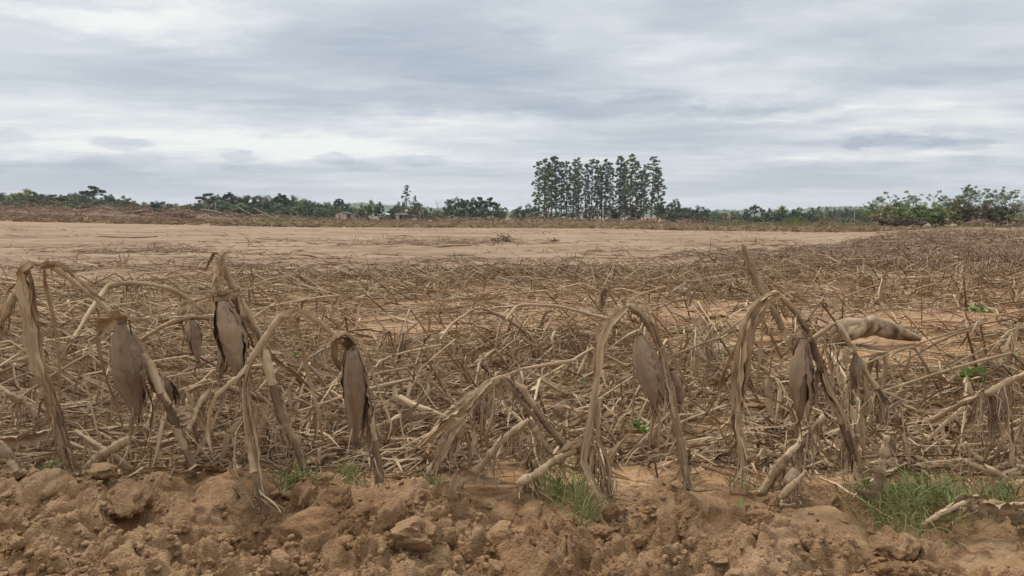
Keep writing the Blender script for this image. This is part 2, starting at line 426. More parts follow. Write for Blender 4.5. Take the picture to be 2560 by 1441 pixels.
def soil_mat(name, near):
    m, nt, bs = new_mat(name)
    ge = nt.nodes.new('ShaderNodeNewGeometry'); P = ge.outputs['Position']
    sep = nt.nodes.new('ShaderNodeSeparateXYZ'); nt.links.new(P, sep.inputs[0])
    a = texn(nt, P, 2.3, 5, 0.6); b = texn(nt, P, 14, 5, 0.65); g = texn(nt, P, 110, 4, 0.7); v = texn(nt, P, 260, kind='v')
    f = mathn(nt, 'ADD', mathn(nt, 'MULTIPLY', a, 0.75), mathn(nt, 'ADD', mathn(nt, 'MULTIPLY', b, 0.45), mathn(nt, 'MULTIPLY', g, 0.35)))
    c = ramp(nt, mathn(nt, 'SUBTRACT', f, 0.28, clamp=True), [(0.25, (0.13, 0.064, 0.027)), (0.38, (0.295, 0.162, 0.074)), (0.50, (0.43, 0.256, 0.130)), (0.70, (0.60, 0.395, 0.222))])
    if not near:
        far = texn(nt, P, 0.5, 6, 0.6, (0.35, 1.1, 1)); fine = texn(nt, P, 5.0, 5, 0.65, (0.5, 1.5, 1))
        ff = mathn(nt, 'ADD', mathn(nt, 'MULTIPLY', far, 0.62), mathn(nt, 'MULTIPLY', fine, 0.38))
        cf = ramp(nt, ff, [(0.38, (0.15, 0.093, 0.055)), (0.455, (0.25, 0.163, 0.099)), (0.54, (0.325, 0.217, 0.134)), (0.66, (0.39, 0.268, 0.17))])
        t = mathn(nt, 'MULTIPLY_ADD', sep.outputs[1], 1 / 9.0, -5.0 / 9, clamp=True)
        c = mixc(nt, t, c, cf)
        # the cracked, litter-strewn pan and the wet line beyond it
        wob = mathn(nt, 'MULTIPLY', mathn(nt, 'SUBTRACT', texn(nt, P, 0.35, 3), 0.5), 2.2)
        yy = mathn(nt, 'ADD', sep.outputs[1], wob)
        pan = mathn(nt, 'MULTIPLY', mathn(nt, 'MULTIPLY_ADD', yy, 0.8, -8.2, clamp=True), mathn(nt, 'MULTIPLY_ADD', yy, -0.9, 13.3, clamp=True))
        pn = texn(nt, P, 16, 5, 0.75, (0.6, 1.2, 1))
        c = mixc(nt, mathn(nt, 'MULTIPLY', pan, mathn(nt, 'MULTIPLY_ADD', pn, 6, -2.6, clamp=True)), c, (0.30, 0.19, 0.125))
        line = mathn(nt, 'SUBTRACT', 1.0, mathn(nt, 'ABSOLUTE', mathn(nt, 'MULTIPLY', mathn(nt, 'SUBTRACT', yy, 15.8), 0.9)), clamp=True)
        c = mixc(nt, mathn(nt, 'MULTIPLY', line, 0.65), c, (0.24, 0.148, 0.095))
    nt.links.new(c, bs.inputs['Base Color'])
    g2 = texn(nt, P, 42, 5, 0.7)
    h = mathn(nt, 'ADD', mathn(nt, 'MULTIPLY', g2, 1.2), mathn(nt, 'ADD', mathn(nt, 'MULTIPLY', g, 0.5), mathn(nt, 'MULTIPLY', v, 0.2)))
    bump(nt, bs, h, 0.022 if near else 0.012, 1.0 if near else 0.8)
    return m

M_SOIL = soil_mat('bank_soil', True)
M_SAND = soil_mat('flood_sand', False)

def flat_mat(name, col, var=0.25, scale=3.0, rough=0.9, stretch=(1, 1, 1)):
    m, nt, bs = new_mat(name)
    ge = nt.nodes.new('ShaderNodeNewGeometry')
    n = texn(nt, ge.outputs['Position'], scale, 5, 0.6, stretch)
    lo = tuple(c * (1 - var) for c in col); hi = tuple(min(1, c * (1 + var)) for c in col)
    nt.links.new(ramp(nt, n, [(0.3, lo), (0.7, hi)]), bs.inputs['Base Color']); bs.inputs['Roughness'].default_value = rough
    return m

def leaf_mat(name, lo, hi):
    m, nt, bs = new_mat(name)
    a = nt.nodes.new('ShaderNodeAttribute'); a.attribute_name = 'tint'
    oi = nt.nodes.new('ShaderNodeObjectInfo')
    f = mathn(nt, 'ADD', a.outputs['Fac'], mathn(nt, 'MULTIPLY', mathn(nt, 'SUBTRACT', oi.outputs['Random'], 0.5), 0.35), clamp=True)
    c = ramp(nt, f, [(0.0, lo), (1.0, hi)])
    nt.links.new(c, bs.inputs['Base Color']); bs.inputs['Roughness'].default_value = 0.7
    return m

M_BARK = flat_mat('grey_bark', (0.17, 0.145, 0.12), 0.35, 2.0)
M_PALEBARK = flat_mat('pale_bark', (0.34, 0.31, 0.27), 0.3, 1.2)
LM = {
    'euc': leaf_mat('leaf_eucalyptus', (0.07, 0.098, 0.066), (0.235, 0.28, 0.175)),
    'dark': leaf_mat('leaf_dark', (0.042, 0.066, 0.038), (0.14, 0.18, 0.095)),
    'black': leaf_mat('leaf_araucaria', (0.034, 0.05, 0.036), (0.105, 0.125, 0.088)),
    'grey': leaf_mat('leaf_greygreen', (0.085, 0.11, 0.068), (0.24, 0.265, 0.16)),
    'olive': leaf_mat('leaf_olive', (0.11, 0.12, 0.05), (0.32, 0.31, 0.14)),
    'bright': leaf_mat('leaf_bright', (0.09, 0.14, 0.03), (0.26, 0.34, 0.09)),
    'brown': leaf_mat('leaf_brown', (0.085, 0.065, 0.05), (0.21, 0.165, 0.115)),
    'green': leaf_mat('leaf_green', (0.075, 0.11, 0.035), (0.24, 0.30, 0.11)),
}

# ------------------------------------------------------------------ the ground
def build_ground():
    ys = list(-np.geomspace(0.6, 60, 14)[::-1]) + list(np.linspace(-0.3, 1.2, 8)) + list(np.arange(1.3, 2.3, 0.1))
    y = 2.36
    while y < 6200:
        ys.append(y)
        y += (0.015 * max(1.0, (y / 3.5)) ** 1.5 if y < 60 else y * 0.05)
    ys = np.array(ys)
    t = np.linspace(-1, 1, 268); u = t * (0.66 + 0.34 * t * t)
    w = np.where(ys > 1, 1.05 * ys + 1.8, 2.85 + (1 - ys) * 1.6)
    X = u[None] * w[:, None]; Y = np.broadcast_to(ys[:, None], X.shape)
    Z = ground_h(X, Y)
    k = np.clip((9 - Y) / 5, 0, 1) * (Y > 2.3)
    Z = Z + k * (0.007 * fbm(X * 14, Y * 20, 201, 3) + 0.010 * lumps(X, Y, 0.09, 211, 0.35) * (fbm(X * 1.2, Y * 1.2, 215, 2) > 0.05))
    Z = Z - 0.12 * ((Y < 2.45) & (Y > 0.8)) * (np.abs(X) < 6) - 0.05 * (Y <= 0.8)
    me = mesh_from('ground', np.stack([X, Y, Z], -1), grid_faces(*X.shape), M_SAND)
    tag(put('ground', me), 'flood-laid sand and mud over the field', kind='structure')

    ys = np.concatenate([np.linspace(0.75, 1.35, 40)[:-1], np.arange(1.35, 2.62, 0.0058), np.linspace(2.63, 2.9, 12)])
    xs = np.concatenate([-np.geomspace(2.0, 6.5, 60)[::-1][:-1], np.arange(-2.0, 2.0, 0.0062), np.geomspace(2.0, 6.5, 60)])
    X, Y = np.meshgrid(xs, ys); Z = bank_h(X, Y)
    Z[-1] -= 0.2
    # undercut the clods: push the surface sideways a little
    dx = 0.014 * fbm(X * 26, Y * 26, 221, 2) + 0.02 * fbm(X * 9, Y * 9, 231, 2); dy = 0.014 * fbm(X * 26 + 40, Y * 26, 241, 2) - 0.02 * fbm(X * 9 + 4, Y * 9, 251, 2)
    inner = (np.abs(X) < 6) & (Y > 0.85) & (Y < 2.8)
    me = mesh_from('soil_bank', np.stack([X + dx * inner, Y + dy * inner, Z], -1), grid_faces(*X.shape), M_SOIL)
    tag(put('soil_bank', me), 'ploughed-up bank of crumbling brown soil', kind='structure')

build_ground()

def ico(sub):
    import bmesh
    bm = bmesh.new(); bmesh.ops.create_icosphere(bm, subdivisions=sub, radius=1.0)
    bm.verts.ensure_lookup_table()
    V = np.array([v.co[:] for v in bm.verts]); F = np.array([[v.index for v in f.verts] for f in bm.faces]); bm.free()
    return V, F

def clod_shape(V, seed, rough=0.34):
    s = seed * 3.7
    q = norm(V)
    n = fbm(q[:, 0] * 1.6 + s, q[:, 1] * 1.6 + q[:, 2] * 1.3 + s, seed, 3) * 0.9 + fbm(q[:, 2] * 3.1 + s, q[:, 0] * 3.1 - q[:, 1] * 2.4, seed + 50, 4) * 0.5
    lu = lumps(q[:, 0] * 1.0 + q[:, 2] * .7 + s, q[:, 1] + q[:, 2] * .6, 0.42, seed + 80) * 0.42
    r = 1 + rough * n + lu * 0.7 - 0.12
    P = q * r[:, None]; P[:, 2] *= 0.78; P[:, 0] *= 1.12
    # a few broken flat faces
    rg = np.random.default_rng(seed)
    for _ in range(5):
        d = norm(rg.normal(size=3)); lim = 0.62 + 0.25 * rg.random(); k = P @ d
        P = P - np.where(k > lim, (k - lim) * 0.8, 0)[:, None] * d
    return P

def build_clods():
    V4, F4 = ico(5); V3, F3 = ico(4)
    big = [mesh_from('soil_clod', clod_shape(V4, 300 + i), F4, M_SOIL) for i in range(4)]
    mid = [mesh_from('soil_clod', clod_shape(V3, 320 + i), F3, M_SOIL) for i in range(8)]
    named = [(318, 1288, 58, 2.02, 'large rounded brown clod below the left end of the soil bank'),
             (775, 1335, 88, 1.95, 'broad domed clod right of the tall stalk base in the bank'),
             (690, 1335, 38, 1.93, 'clod of brown soil wedged against the left of the broad domed clod'),
             (485, 1240, 18, 2.12, 'small dark crumbly clod on the smooth sand ledge of the bank'),
             (552, 1282, 14, 2.06, 'little dark clod standing on the smooth sand below the ledge'),
             (1333, 1233, 8, 2.12, 'tiny pale round pebble-like clod on the crest near the middle'),
             (1165, 1232, 34, 2.1, 'dark crumbling clod under the overhanging ledge in the middle'),
             (1365, 1412, 12, 1.78, 'small round smooth clod near the bottom edge, right of the centre'),
             (1495, 1300, 30, 2.05, 'flat grey slab-like clod set in the smooth slope'),
             (700, 1366, 12, 1.85, 'small smooth pale clod beneath the broad domed clod'),
             (1040, 1400, 60, 1.75, 'tall jagged clod at the bottom edge near the middle'),
             (1545, 1278, 8, 2.12, 'small pale round clod at the foot of the splayed stalk bundle'),
             (120, 1260, 62, 2.05, 'lumpy wide clod at the far left of the bank'),
             (1900, 1300, 40, 2.0, 'angular clod below the two-leaved seedling'),
             (2230, 1345, 60, 1.92, 'big rough dark clod right of the seedling in the bank'),
             (850, 1262, 44, 2.12, 'pale rounded hump-like clod left of the ledge in the bank')]
    placed = []
    for px, py, r, Y, lab in named:
        p = at(px, py, Y); rr = r / FPX * Y
        z = float(bank_h(np.array([p[0]]), np.array([Y]))[0])
        o = put('soil_clod', big[len(placed) % 4], loc=(p[0], Y, z + rr * 0.28)); o.scale = (rr * 1.05, rr * 0.95, rr * (0.85 if r < 80 else 0.6))
        o.rotation_euler = (random.uniform(-.4, .4), random.uniform(-.4, .4), random.uniform(0, 6.28))
        tag(o, lab, 'soil clod', 'clods of soil on the bank'); placed.append((p[0], Y, rr))
    n = 0; words = {}
    while n < 200:
        Y = random.uniform(1.5, 2.3); x = random.uniform(-1, 1) * (0.78 * Y + 0.15)
        r = 0.010 + 0.034 * random.random() ** 2.4
        z = float(bank_h(np.array([x]), np.array([Y]))[0])
        if z < 0.0 - 0.05: continue
        ppx, ppy = project(np.array([x, Y, z]))
        if any(((ppx - a) / c) ** 2 + ((ppy - b) / d) ** 2 < 0.9 for a, b, c, d in SMOOTH) and random.random() < 0.88: continue
        if any((x - a) ** 2 + (Y - b) ** 2 < (r + c) ** 2 * 0.8 for a, b, c in placed): continue
        o = put('soil_clod', mid[n % 8], loc=(x, Y, z + r * random.uniform(0.0, 0.45))); s = r
        o.scale = (s * random.uniform(.8, 1.2), s * random.uniform(.8, 1.2), s * random.uniform(.7, 1.1))
        o.rotation_euler = (random.uniform(0, 6.28), random.uniform(-.6, .6), random.uniform(0, 6.28))
        # nearest named clod gives the label
        k = min(range(len(named)), key=lambda i: (named[i][0] - ppx) ** 2 + (named[i][1] - ppy) ** 2)
        near.append((o, float(ppx), float(ppy), r * FPX / Y, k)); placed.append((x, Y, r)); n += 1
    # crumbs: nobody could count them
    V1, F1 = ico(2); V0, F0 = ico(1); sh0 = [clod_shape(V0, 440 + i, 0.6) for i in range(10)]; sh = [clod_shape(V1, 400 + i, 0.5) for i in range(10)]
    Vs, Fs = [], []; m = 0; N = 11000
    Y = rng.uniform(1.42, 2.36, N); X = rng.uniform(-1, 1, N) * (0.8 * Y + 0.35); Z = bank_h(X, Y); Rr = 0.0025 + 0.009 * rng.random(N) ** 3
    px, py = project(np.stack([X, Y, Z], -1)); sm = np.zeros(N, bool)
    for a, b, c, d in SMOOTH: sm |= ((px - a) / c) ** 2 + ((py - b) / d) ** 2 < 0.8
    for i in range(N):
        if sm[i] and rng.random() < 0.9: continue
        a = rng.random() * 6.28; ca, sa = math.cos(a), math.sin(a); bigc = Rr[i] > .0075; S = (sh if bigc else sh0)[i % 10] * Rr[i]
        Vs.append(np.stack([S[:, 0] * ca - S[:, 1] * sa + X[i], S[:, 0] * sa + S[:, 1] * ca + Y[i], S[:, 2] + Z[i] + Rr[i] * 0.3], -1)); Fs.append((F1 if bigc else F0) + m); m += len(S)
    tag(put('soil_crumbs', mesh_from('soil_crumbs', np.concatenate(Vs), np.concatenate(Fs), M_SOIL)), 'loose crumbs of soil strewn over the bank', kind='stuff')
    return named

near = []
CLODS = build_clods()
ORD = ['nearest', 'second nearest', 'third nearest', 'fourth nearest', 'fifth nearest', 'sixth nearest', 'seventh nearest', 'eighth nearest', 'ninth nearest', 'tenth nearest', 'eleventh nearest', 'twelfth nearest', 'thirteenth nearest', 'fourteenth nearest', 'fifteenth nearest', 'sixteenth nearest', 'seventeenth nearest', 'eighteenth nearest', 'nineteenth nearest', 'twentieth nearest']
CLOD_MARK = ['the large rounded clod', 'the broad domed clod', 'the wedged clod', 'the dark clod on the sand ledge', 'the little clod on smooth sand', 'the pale pebble on the crest', 'the clod under the ledge',
             'the round clod by the bottom edge', 'the flat grey slab clod', 'the smooth pale clod', 'the tall jagged clod', 'the pale clod by the splayed bundle', 'the lumpy far-left clod', 'the angular clod', 'the big rough dark clod', 'the pale hump of soil']

def rel_labels(items, marks, group, cat, desc_of):
    """items (obj, px, py, size, k): label by description + rank + side of the landmark k"""
    bins = {}
    for it in items:
        o, px, py, sz, k = it; mx, my = marks[k][1:3]
        dx, dy = px - mx, py - my
        side = ('right of' if dx > 0 else 'left of') if abs(dx) > abs(dy) * 1.3 else ('in front of' if dy > 0 else 'behind')
        bins.setdefault((desc_of(o, px, py, sz), side, k), []).append((dx * dx + dy * dy, o))
    for (d, side, k), L in bins.items():
        L.sort(key=lambda t: t[0])
        for i, (_, o) in enumerate(L):
            rk = '' if len(L) == 1 else (ORD[i] + ' ' if i < len(ORD) else 'outermost, ')
            tag(o, ('%s, %s%s %s' % (d, rk, side, marks[k][0])).replace('the sharply peaked plant', 'the peaked plant'), cat, group)

rel_labels(near, [(CLOD_MARK[i], c[0], c[1]) for i, c in enumerate(CLODS)], 'clods of soil on the bank', 'soil clod',
           lambda o, px, py, sz: 'fist-sized rough clod' if sz > 26 else ('walnut-sized clod' if sz > 15 else 'small soil clod'))

# ------------------------------------------------------------------ dry corn: generic geometry
EDGE = [(-2000, 705), (0, 702), (400, 700), (700, 692), (1100, 684), (1500, 676), (1680, 668), (1850, 640), (2050, 616), (2180, 596), (2300, 574), (2600, 573), (4500, 573)]
HOLES = [(1650, 1140, 100, 60, .95), (1720, 1085, 110, 35, .9), (2190, 905, 190, 50, .93), (2400, 870, 160, 30, .9), (600, 1130, 90, 28, .85), (1150, 820, 110, 16, .85), (1330, 830, 90, 14, .8), (1000, 835, 60, 10, .7),
         (1180, 925, 90, 22, .75), (330, 1000, 80, 40, .5), (1780, 865, 110, 26, .9), (70, 775, 110, 14, .7), (1980, 790, 160, 12, .7), (2300, 800, 180, 16, .8), (2250, 1060, 130, 40, .6), (2330, 1120, 140, 60, .85), (2150, 1170, 120, 50, .7), (1070, 1120, 70, 20, .6), (2320, 684, 330, 5, .97), (900, 1140, 60, 40, .5), (430, 1010, 60, 30, .5),
         (560, 1100, 60, 40, .5), (2290, 1225, 200, 40, .7), (1950, 1100, 70, 30, .5), (2480, 1000, 60, 30, .5), (1900, 820, 70, 10, .6)]
ROWS = [(500, 628, 270, 9, .42), (1130, 606, 200, 7, .5), (950, 610, 260, 6, .16), (330, 614, 220, 6, .12), (150, 618, 140, 6, .12), (740, 606, 150, 6, .16), (230, 660, 150, 5, .14), (1780, 636, 130, 10, .2), (640, 644, 180, 6, .08), (1430, 628, 160, 6, .05), (900, 645, 900, 26, .035), (1000, 668, 1000, 14, .10), (1650, 640, 260, 22, .10), (1900, 620, 200, 16, .14)]

def mat_density(x, y):
    z = ground_h(x, y); px, py = project(np.stack([x, y, z], -1))
    e = interp(px, EDGE)
    wob = 10 * fbm(x * 0.35, y * 0.35, 501, 3)
    d = np.clip((py - e + 8 + wob * 1.3) / 26, 0, 1) ** 1.4
    d = d * np.clip(0.72 + 0.9 * fbm(x * 0.8, y * 0.55, 511, 3) + (px > 1900) * (py < 690) * .4, 0.22, 1)
    for a, b, c, f, s in HOLES:
        q = np.sqrt(((px - a) / c) ** 2 + ((py - b) / f) ** 2) + 0.25 * fbm(x * 2.2, y * 2.2, 521, 2)
        d = d * (1 - min(1, s * 1.08) * np.clip((1.3 - q) * 3, 0, 1))
    for a, b, c, f, s in ROWS:
        q = ((px - a) / c) ** 2 + ((py - b) / f) ** 2
        d = np.maximum(d, s * np.exp(-q * 1.2) * (0.4 + 1.1 * vnoise(x * 0.5, y * 0.9, 531)))
    return d

def flow(x, y, r):
    a = np.interp(y, [2, 4, 8, 14], [4.0, 3.9, 3.7, 3.6]) + 0.45 * fbm(x * 0.35, y * 0.3, 541, 2) - 0.25 * np.clip(-x / y - .2, 0, 1)
    return a + r.normal(0, 0.24, np.shape(x)) + (r.random(np.shape(x)) < 0.07) * r.uniform(-1.6, 1.6, np.shape(x))

def stalk_paths(bx, by, ang, l1, e1, l2, e2, S, r, size=1.0):
    """base, lean, kink, fall: (N,S,3), index of the kink"""
    N = len(bx); k = max(2, int(S * 0.38))
    C = np.zeros((N, S, 3)); C[:, 0] = np.stack([bx, by, ground_h(bx, by) - 0.03], -1)
    a2 = ang + r.normal(0, 0.3, N); a = ang.copy(); el = e1.copy()
    for i in range(1, S):
        ds = l1 / k if i <= k else l2 / (S - 1 - k)
        if i <= k: el = el - 0.02
        elif i == k + 1: a = a2; el = e2.copy()
        else:
            kk = r.random(N) < 0.08
            el = el - 0.012 - 0.02 * r.random(N) - kk * r.uniform(0, .9, N); a = a + r.normal(0, 0.03, N) + kk * r.normal(0, .5, N)
        P = C[:, i - 1] + np.stack([np.cos(a) * np.cos(el), np.sin(a) * np.cos(el), np.sin(el)], -1) * ds[:, None]
        g = floor_z(P[:, 0], P[:, 1]) + 0.012 * size
        low = P[:, 2] < g; P[:, 2] = np.where(low, g + 0.01 * r.random(N), P[:, 2]); el = np.where(low, 0.02, el)
        C[:, i] = P
    return C, k

def off_bank(C, r=None):
    mn = C[:, :, 1].min(1); sh = np.clip(2.60 - mn, 0, None)[:, None]; old = floor_z(C[..., 0].ravel(), C[..., 1].ravel()).reshape(C.shape[:2])
    C = C.copy(); C[..., 1] += sh; C[..., 2] += floor_z(C[..., 0].ravel(), C[..., 1].ravel()).reshape(C.shape[:2]) - old
    return C

def leaf_paths(P0, D0, L, S, r, g=0.45, rest=0.006):
    N = len(P0); C = np.zeros((N, S, 3)); C[:, 0] = P0; D = norm(D0)
    snap = r.integers(1, max(2, S // 3 + 1), N); dn = np.stack([r.normal(0, .22, N), r.normal(0, .22, N), -np.ones(N)], -1)
    ds = L / (S - 1); wob = r.normal(0, 1, (N, 3)) * np.array([1, 1, 0.3])
    for i in range(1, S):
        if g > .3: D = np.where((snap == i)[:, None], norm(D * .25 + dn), D)
        D = norm(D + np.array([0, 0, -1.0]) * (g * 0.16 * (10 / S)) + wob * 0.035 + r.normal(0, 0.05, (N, 3)) + (r.random((N, 1)) < 0.09) * r.normal(0, 0.7, (N, 3)))
        P = C[:, i - 1] + D * ds[:, None]
        gz = floor_z(P[:, 0], P[:, 1]) + rest
        low = P[:, 2] < gz
        Dh = D.copy(); Dh[:, 2] = 0; Dh = norm(Dh + r.normal(0, 0.10, (N, 3)) * np.array([1, 1, 0]))
        P = np.where(low[:, None], C[:, i - 1] + Dh * ds[:, None], P)
        gz2 = gz * 0 + floor_z(P[:, 0], P[:, 1]) + rest + 0.012 * r.random(N)
        P[:, 2] = np.where(low, np.maximum(gz2, P[:, 2] * 0), np.maximum(P[:, 2], gz2)); P[:, 2] = np.where(low, gz2, P[:, 2])
        D = np.where(low[:, None], Dh, D); C[:, i] = P
    return C

def taper(S, w, kind='leaf'):
    t = np.linspace(0, 1, S)
    p = {'leaf': np.minimum(1, 0.45 + t * 3.0) * (1 - t ** 2.2) + 0.05, 'strap': np.minimum(1, 0.6 + t * 2) * (1 - 0.75 * t ** 3), 'shred': 1 - 0.8 * t}[kind]
    return np.asarray(w, float)[:, None] * p[None]

def make_plants(n, bx, by, size, S, r):
    ang = flow(bx, by, r)
    hs = np.interp(by, [3, 5, 9, 13], [1, .95, .8, .7]); l1 = r.uniform(0.2, 0.6, n) * size; e1 = (0.10 + 0.95 * r.random(n) ** 1.3) * hs; l2 = r.uniform(0.4, 1.25, n) * size; e2 = r.uniform(-0.6, 0.08, n) * np.sqrt(hs)
    C, k = stalk_paths(bx, by, ang, l1, e1, l2, e2, S, r, size if np.ndim(size) == 0 else 1.0)
    return off_bank(C), k

def pick_leaf_starts(C, k, per, r):
    N, S, _ = C.shape
    idx = np.clip((k - 1 + r.random((N, per)) ** 0.8 * (S - k - 0.2)).astype(int), 1, S - 2)
    fr = r.random((N, per))[..., None]
    ii = np.arange(N)[:, None]
    P = C[ii, idx] * (1 - fr) + C[ii, idx + 1] * fr
    T = norm(C[ii, idx + 1] - C[ii, idx])
    D = T * 0.9 + r.normal(0, 0.36, P.shape) + np.array([0, 0, 0.12])
    return P.reshape(-1, 3), D.reshape(-1, 3)

# ------------------------------------------------------------------ the 270 nearest fallen stalks, each its own thing
fr = np.random.default_rng(77)
MARKS = []          # filled by the tall plants below

def sample_field(n, y0, y1, xw, dens, r, power=1.0, pad=0.35):
    out = []
    while len(out) < n:
        y = y0 + (y1 - y0) * r.random(4000) ** power; x = r.uniform(-1, 1, 4000) * (xw * y + pad)
        p = (xw * y + pad) / (xw * y1 + pad) if power == 1.0 else 1.0
        ok = r.random(4000) < np.minimum(dens(x, y), dens(x - .28, y - .22) * .8 + .12) * p
        out.extend(zip(x[ok], y[ok]))
    return np.array(out[:n])

def near_stalks():
    n = 265
    B = sample_field(n, 2.62, 5.2, 0.80, mat_density, fr, 1.15)
    B = B[np.argsort(B[:, 1])]
    C, k = make_plants(n, B[:, 0], B[:, 1], 0.85, 16, fr)
    out = []
    for i in range(n):
        c = C[i:i + 1]; org = c[0, 0]; fat = 0.0055 + 0.006 * fr.random() ** 1.5
        root = empty('corn_stalk', org)
        rad = np.interp(np.arange(16), [0, k, 15], [fat, fat * 0.85, fat * 0.45]); rad = rad * (1 + 0.08 * (np.arange(16) % 4 == 0)); rad[k] *= 0.85
        b = Buf(); tn = np.interp(np.arange(16), [0, k - 1, k + 1, 15], [fr.uniform(.12, .45), fr.uniform(.12, .5), fr.uniform(.4, .75), fr.uniform(.4, .8)])
        cc = np.stack([np.interp(np.linspace(0, 15, 26), np.arange(16), c[0][:, q]) for q in range(3)], -1)[None]; rr = np.interp(np.linspace(0, 15, 26), np.arange(16), rad)[None]; tt = np.interp(np.linspace(0, 15, 26), np.arange(16), tn)
        tubes(b, cc, rr, 0.5, 8, 0.07)
        b.T[-1] = np.repeat(tt, 8)
        put('stem', b.mesh('stem', M_STRAW, org), root)
        nl = 4 if i % 3 else 5
        P, D = pick_leaf_starts(c, k, nl, fr)
        L = fr.uniform(0.25, 0.6, nl); LC = leaf_paths(P, D, L, 14, fr)
        for j in range(nl):
            b = Buf(); w = taper(14, [fr.uniform(0.006, 0.017)])
            ribbons(b, LC[j:j + 1], w, fr.uniform(.25, .85), (0.2, 0.9, 0.35), (fr.uniform(-1, 1) + np.cumsum(fr.normal(0, .22, 14)))[None], fr.uniform(.3, 1.1), 5, 0.22)
            put('leaf', b.mesh('leaf', M_STRAW, org), root)
        ns = 16
        P, D = pick_leaf_starts(c, k, ns, fr)
        LC = leaf_paths(P, D, fr.uniform(0.12, 0.45, ns), 10, fr, 0.7)
        b = Buf(); ribbons(b, LC, taper(10, fr.uniform(0.0015, 0.007, ns), 'shred'), fr.uniform(.2, .8, ns), (0.2, 0.9, 0.35), fr.uniform(-1.5, 1.5, (ns, 1)) + np.cumsum(fr.normal(0, .25, (ns, 10)), 1), 0.6, 3, 0.2)
        o = put('leaf_shreds', b.mesh('leaf_shreds', M_STRAW, org), root); tag(o, kind='stuff')
        hump = float(c[0, :, 2].max() - ground_h(org[0], org[1])); bend = abs(float(np.arctan2(*(c[0, -1, :2] - c[0, k, :2])[::-1]) - np.arctan2(*(c[0, k, :2] - c[0, 0, :2])[::-1])))
        kp = c[0, k]; px, py = project(kp)
        out.append((root, float(px), float(py), (hump, fat, float(kp[0])), 0))
    return out

NEAR = near_stalks()

